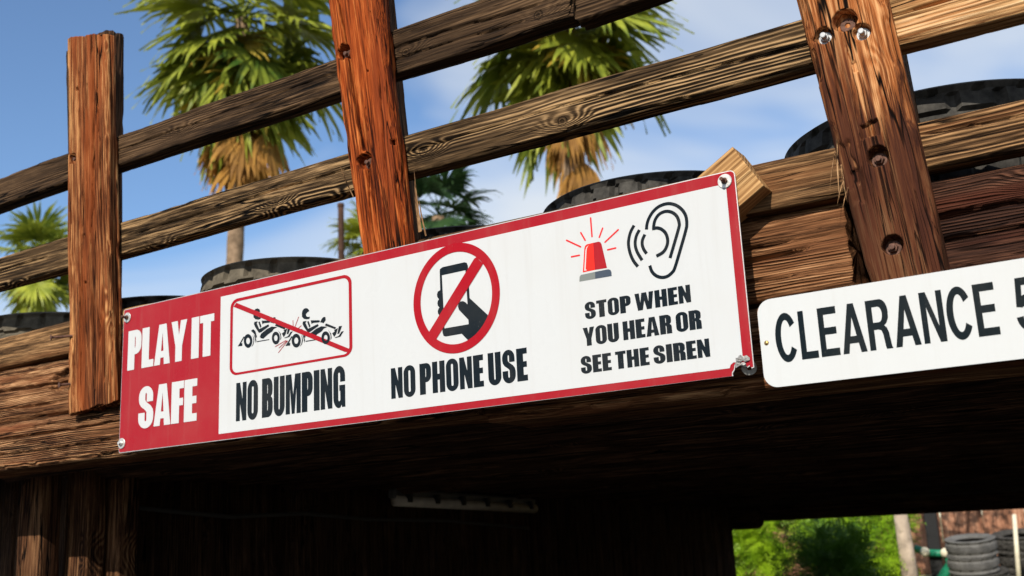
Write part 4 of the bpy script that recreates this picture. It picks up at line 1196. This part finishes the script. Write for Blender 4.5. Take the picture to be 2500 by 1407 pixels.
# black post with green bars
q = at(2284, 1350, 12.0)
gp = thing('green_barrier', 'black post with curved green bars and white end caps', 'barrier', (q[0], 12.0, BANK))
bm_to('post', box_bm(-0.075, 0.075, -0.05, 0.05, 0, 1.75, 0.01), M['black_paint'], gp)
for pts in ([(2232, 1338), (2262, 1350)], [(2310, 1352), (2322, 1372), (2312, 1392), (2296, 1415), (2294, 1450)], [(2262, 1350), (2310, 1352)]):
    P = [at(px, py, 11.9) for px, py in pts]
    V, F = tube([(p[0] - q[0], -0.1, p[2] - BANK) for p in P], 0.058 if len(pts) > 2 else 0.045, 10)
    obj('bar', V, F, M['green_paint'], gp, True)
for px, py in ((2258, 1348), (2308, 1350)):
    p = at(px, py, 11.85)
    bm_ = bmesh.new(); bmesh.ops.create_icosphere(bm_, subdivisions=2, radius=0.06, matrix=Matrix.Translation((p[0] - q[0], -0.15, p[2] - BANK)))
    bm_to('end_cap', bm_, M['white_paint'], gp, True)
# pale leaning trunk
a = at(2196, 1240, 10.45); b = at(2222, 1407, 10.45)
d = (b - a) / (a[2] - b[2])
base = a + d * (a[2] - BANK); top = a - d * 2.2
tt = thing('tree_trunk', 'pale leaning trunk of a tree beside the green bush', 'tree', tuple(base))
V, F = tube([(0, 0, -0.02), tuple((a - base) * 0.5), tuple(a - base), tuple(top - base)], [0.10, 0.085, 0.075, 0.07], 12)
obj('trunk', V, F, M['pale_trunk'], tt, True)
V, F = [], []
rs = np.random.default_rng(77)
tc_ = top - base
for k in range(2600):
    p = rs.normal(0, 1, 3); p = p / np.linalg.norm(p) * rs.uniform(0.3, 1) ** 0.5 * np.array([1.2, 1.1, 0.8]) + tc_ + np.array([0, 0, .3])
    u = rs.normal(0, 1, 3); u /= np.linalg.norm(u); v = np.cross(u, rs.normal(0, 1, 3)); v /= np.linalg.norm(v)
    b0 = len(V); V += [tuple(p), tuple(p + u * .05 + v * .022), tuple(p + u * .12), tuple(p + u * .05 - v * .022)]; F.append((b0, b0 + 1, b0 + 2, b0 + 3))
obj('crown', V, F, M['leaf'], tt)
# bush: feathery twigs, leaf pairs along each
def bush(label, centre, size, nt, seed, mat=None):
    rs = np.random.default_rng(seed)
    base = (centre[0], centre[1], BANK if centre[1] > 10.3 else GROUND)
    t = thing('bush', label, 'bush', base)
    c = np.array([0, 0, centre[2] - base[2]])
    SV, SF = [], []
    for k in range(9):
        a = rs.uniform(0, 6.28); q = np.array([math.cos(a), math.sin(a), 0]) * rs.uniform(.1, .5) * size[0]
        v, f = tube([(0, 0, 0), tuple(q * .4 + c * .5), tuple(q + c * rs.uniform(.8, 1.15))], [0.035, 0.022, 0.008], 6)
        n0 = len(SV); SV += [tuple(x) for x in v]; SF += [tuple(i_ + n0 for i_ in ff) for ff in f]
    obj('stem', SV, SF, M['twig'], t, True)
    # clumps give the crown an uneven outline
    cl_ = []
    for k in range(34):
        p = rs.normal(0, 1, 3); p /= np.linalg.norm(p); p *= rs.uniform(0.45, 1.0)
        cl_.append((p * np.array(size) + c, rs.uniform(.16, .34)))
    V, F = [], []
    for k in range(nt):
        cc, cr_ = cl_[rs.integers(len(cl_))]
        p = rs.normal(0, 1, 3); p = cc + p / np.linalg.norm(p) * cr_ * rs.uniform(.2, 1) ** .5
        out = p - c; out /= np.linalg.norm(out) + 1e-6
        d = out + rs.normal(0, .55, 3) + np.array([0, 0, .15]); d /= np.linalg.norm(d)
        s = np.cross(d, rs.normal(0, 1, 3)); s /= np.linalg.norm(s)
        ln = rs.uniform(.10, .20)
        for j in range(6):
            q = p + d * ln * j / 5 + np.array([0, 0, -.03]) * (j / 5) ** 2
            lw = 0.050 * (1 - 0.5 * j / 5)
            for sg in (-1, 1):
                b0 = len(V)
                e_ = s * sg * lw + d * lw * .45
                V += [tuple(q), tuple(q + e_ * .5 + d * .008), tuple(q + e_), tuple(q + e_ * .5 - d * .008)]
                F.append((b0, b0 + 1, b0 + 2, b0 + 3))
    obj('crown', V, F, mat or M['leaf'], t)
    return t
c = at(2030, 1360, 9.2)
bush('dark green shaded bush in the middle of the underpass opening', (c[0], 9.2, -0.80), (0.34, 0.30, 0.40), 2000, 31, M['leaf_shade'])
c = at(1860, 1300, 11.4)
bush('sunlit yellow-green bush at the left of the underpass opening', (c[0] + 0.15, 11.2, -0.40), (0.95, 0.6, 0.75), 5200, 37)
c = at(2125, 1370, 10.7)
bush('sunlit green bush next to the pale trunk', (c[0], 10.7, -0.62), (0.50, 0.4, 0.5), 2600, 43)
# ------------------------------------------------------------------ lift the layout so that the track lies at z = 0
for o in list(bpy.data.objects):
    if o.parent is None and o.type in ('MESH', 'EMPTY'):
        o.location.z += Z0
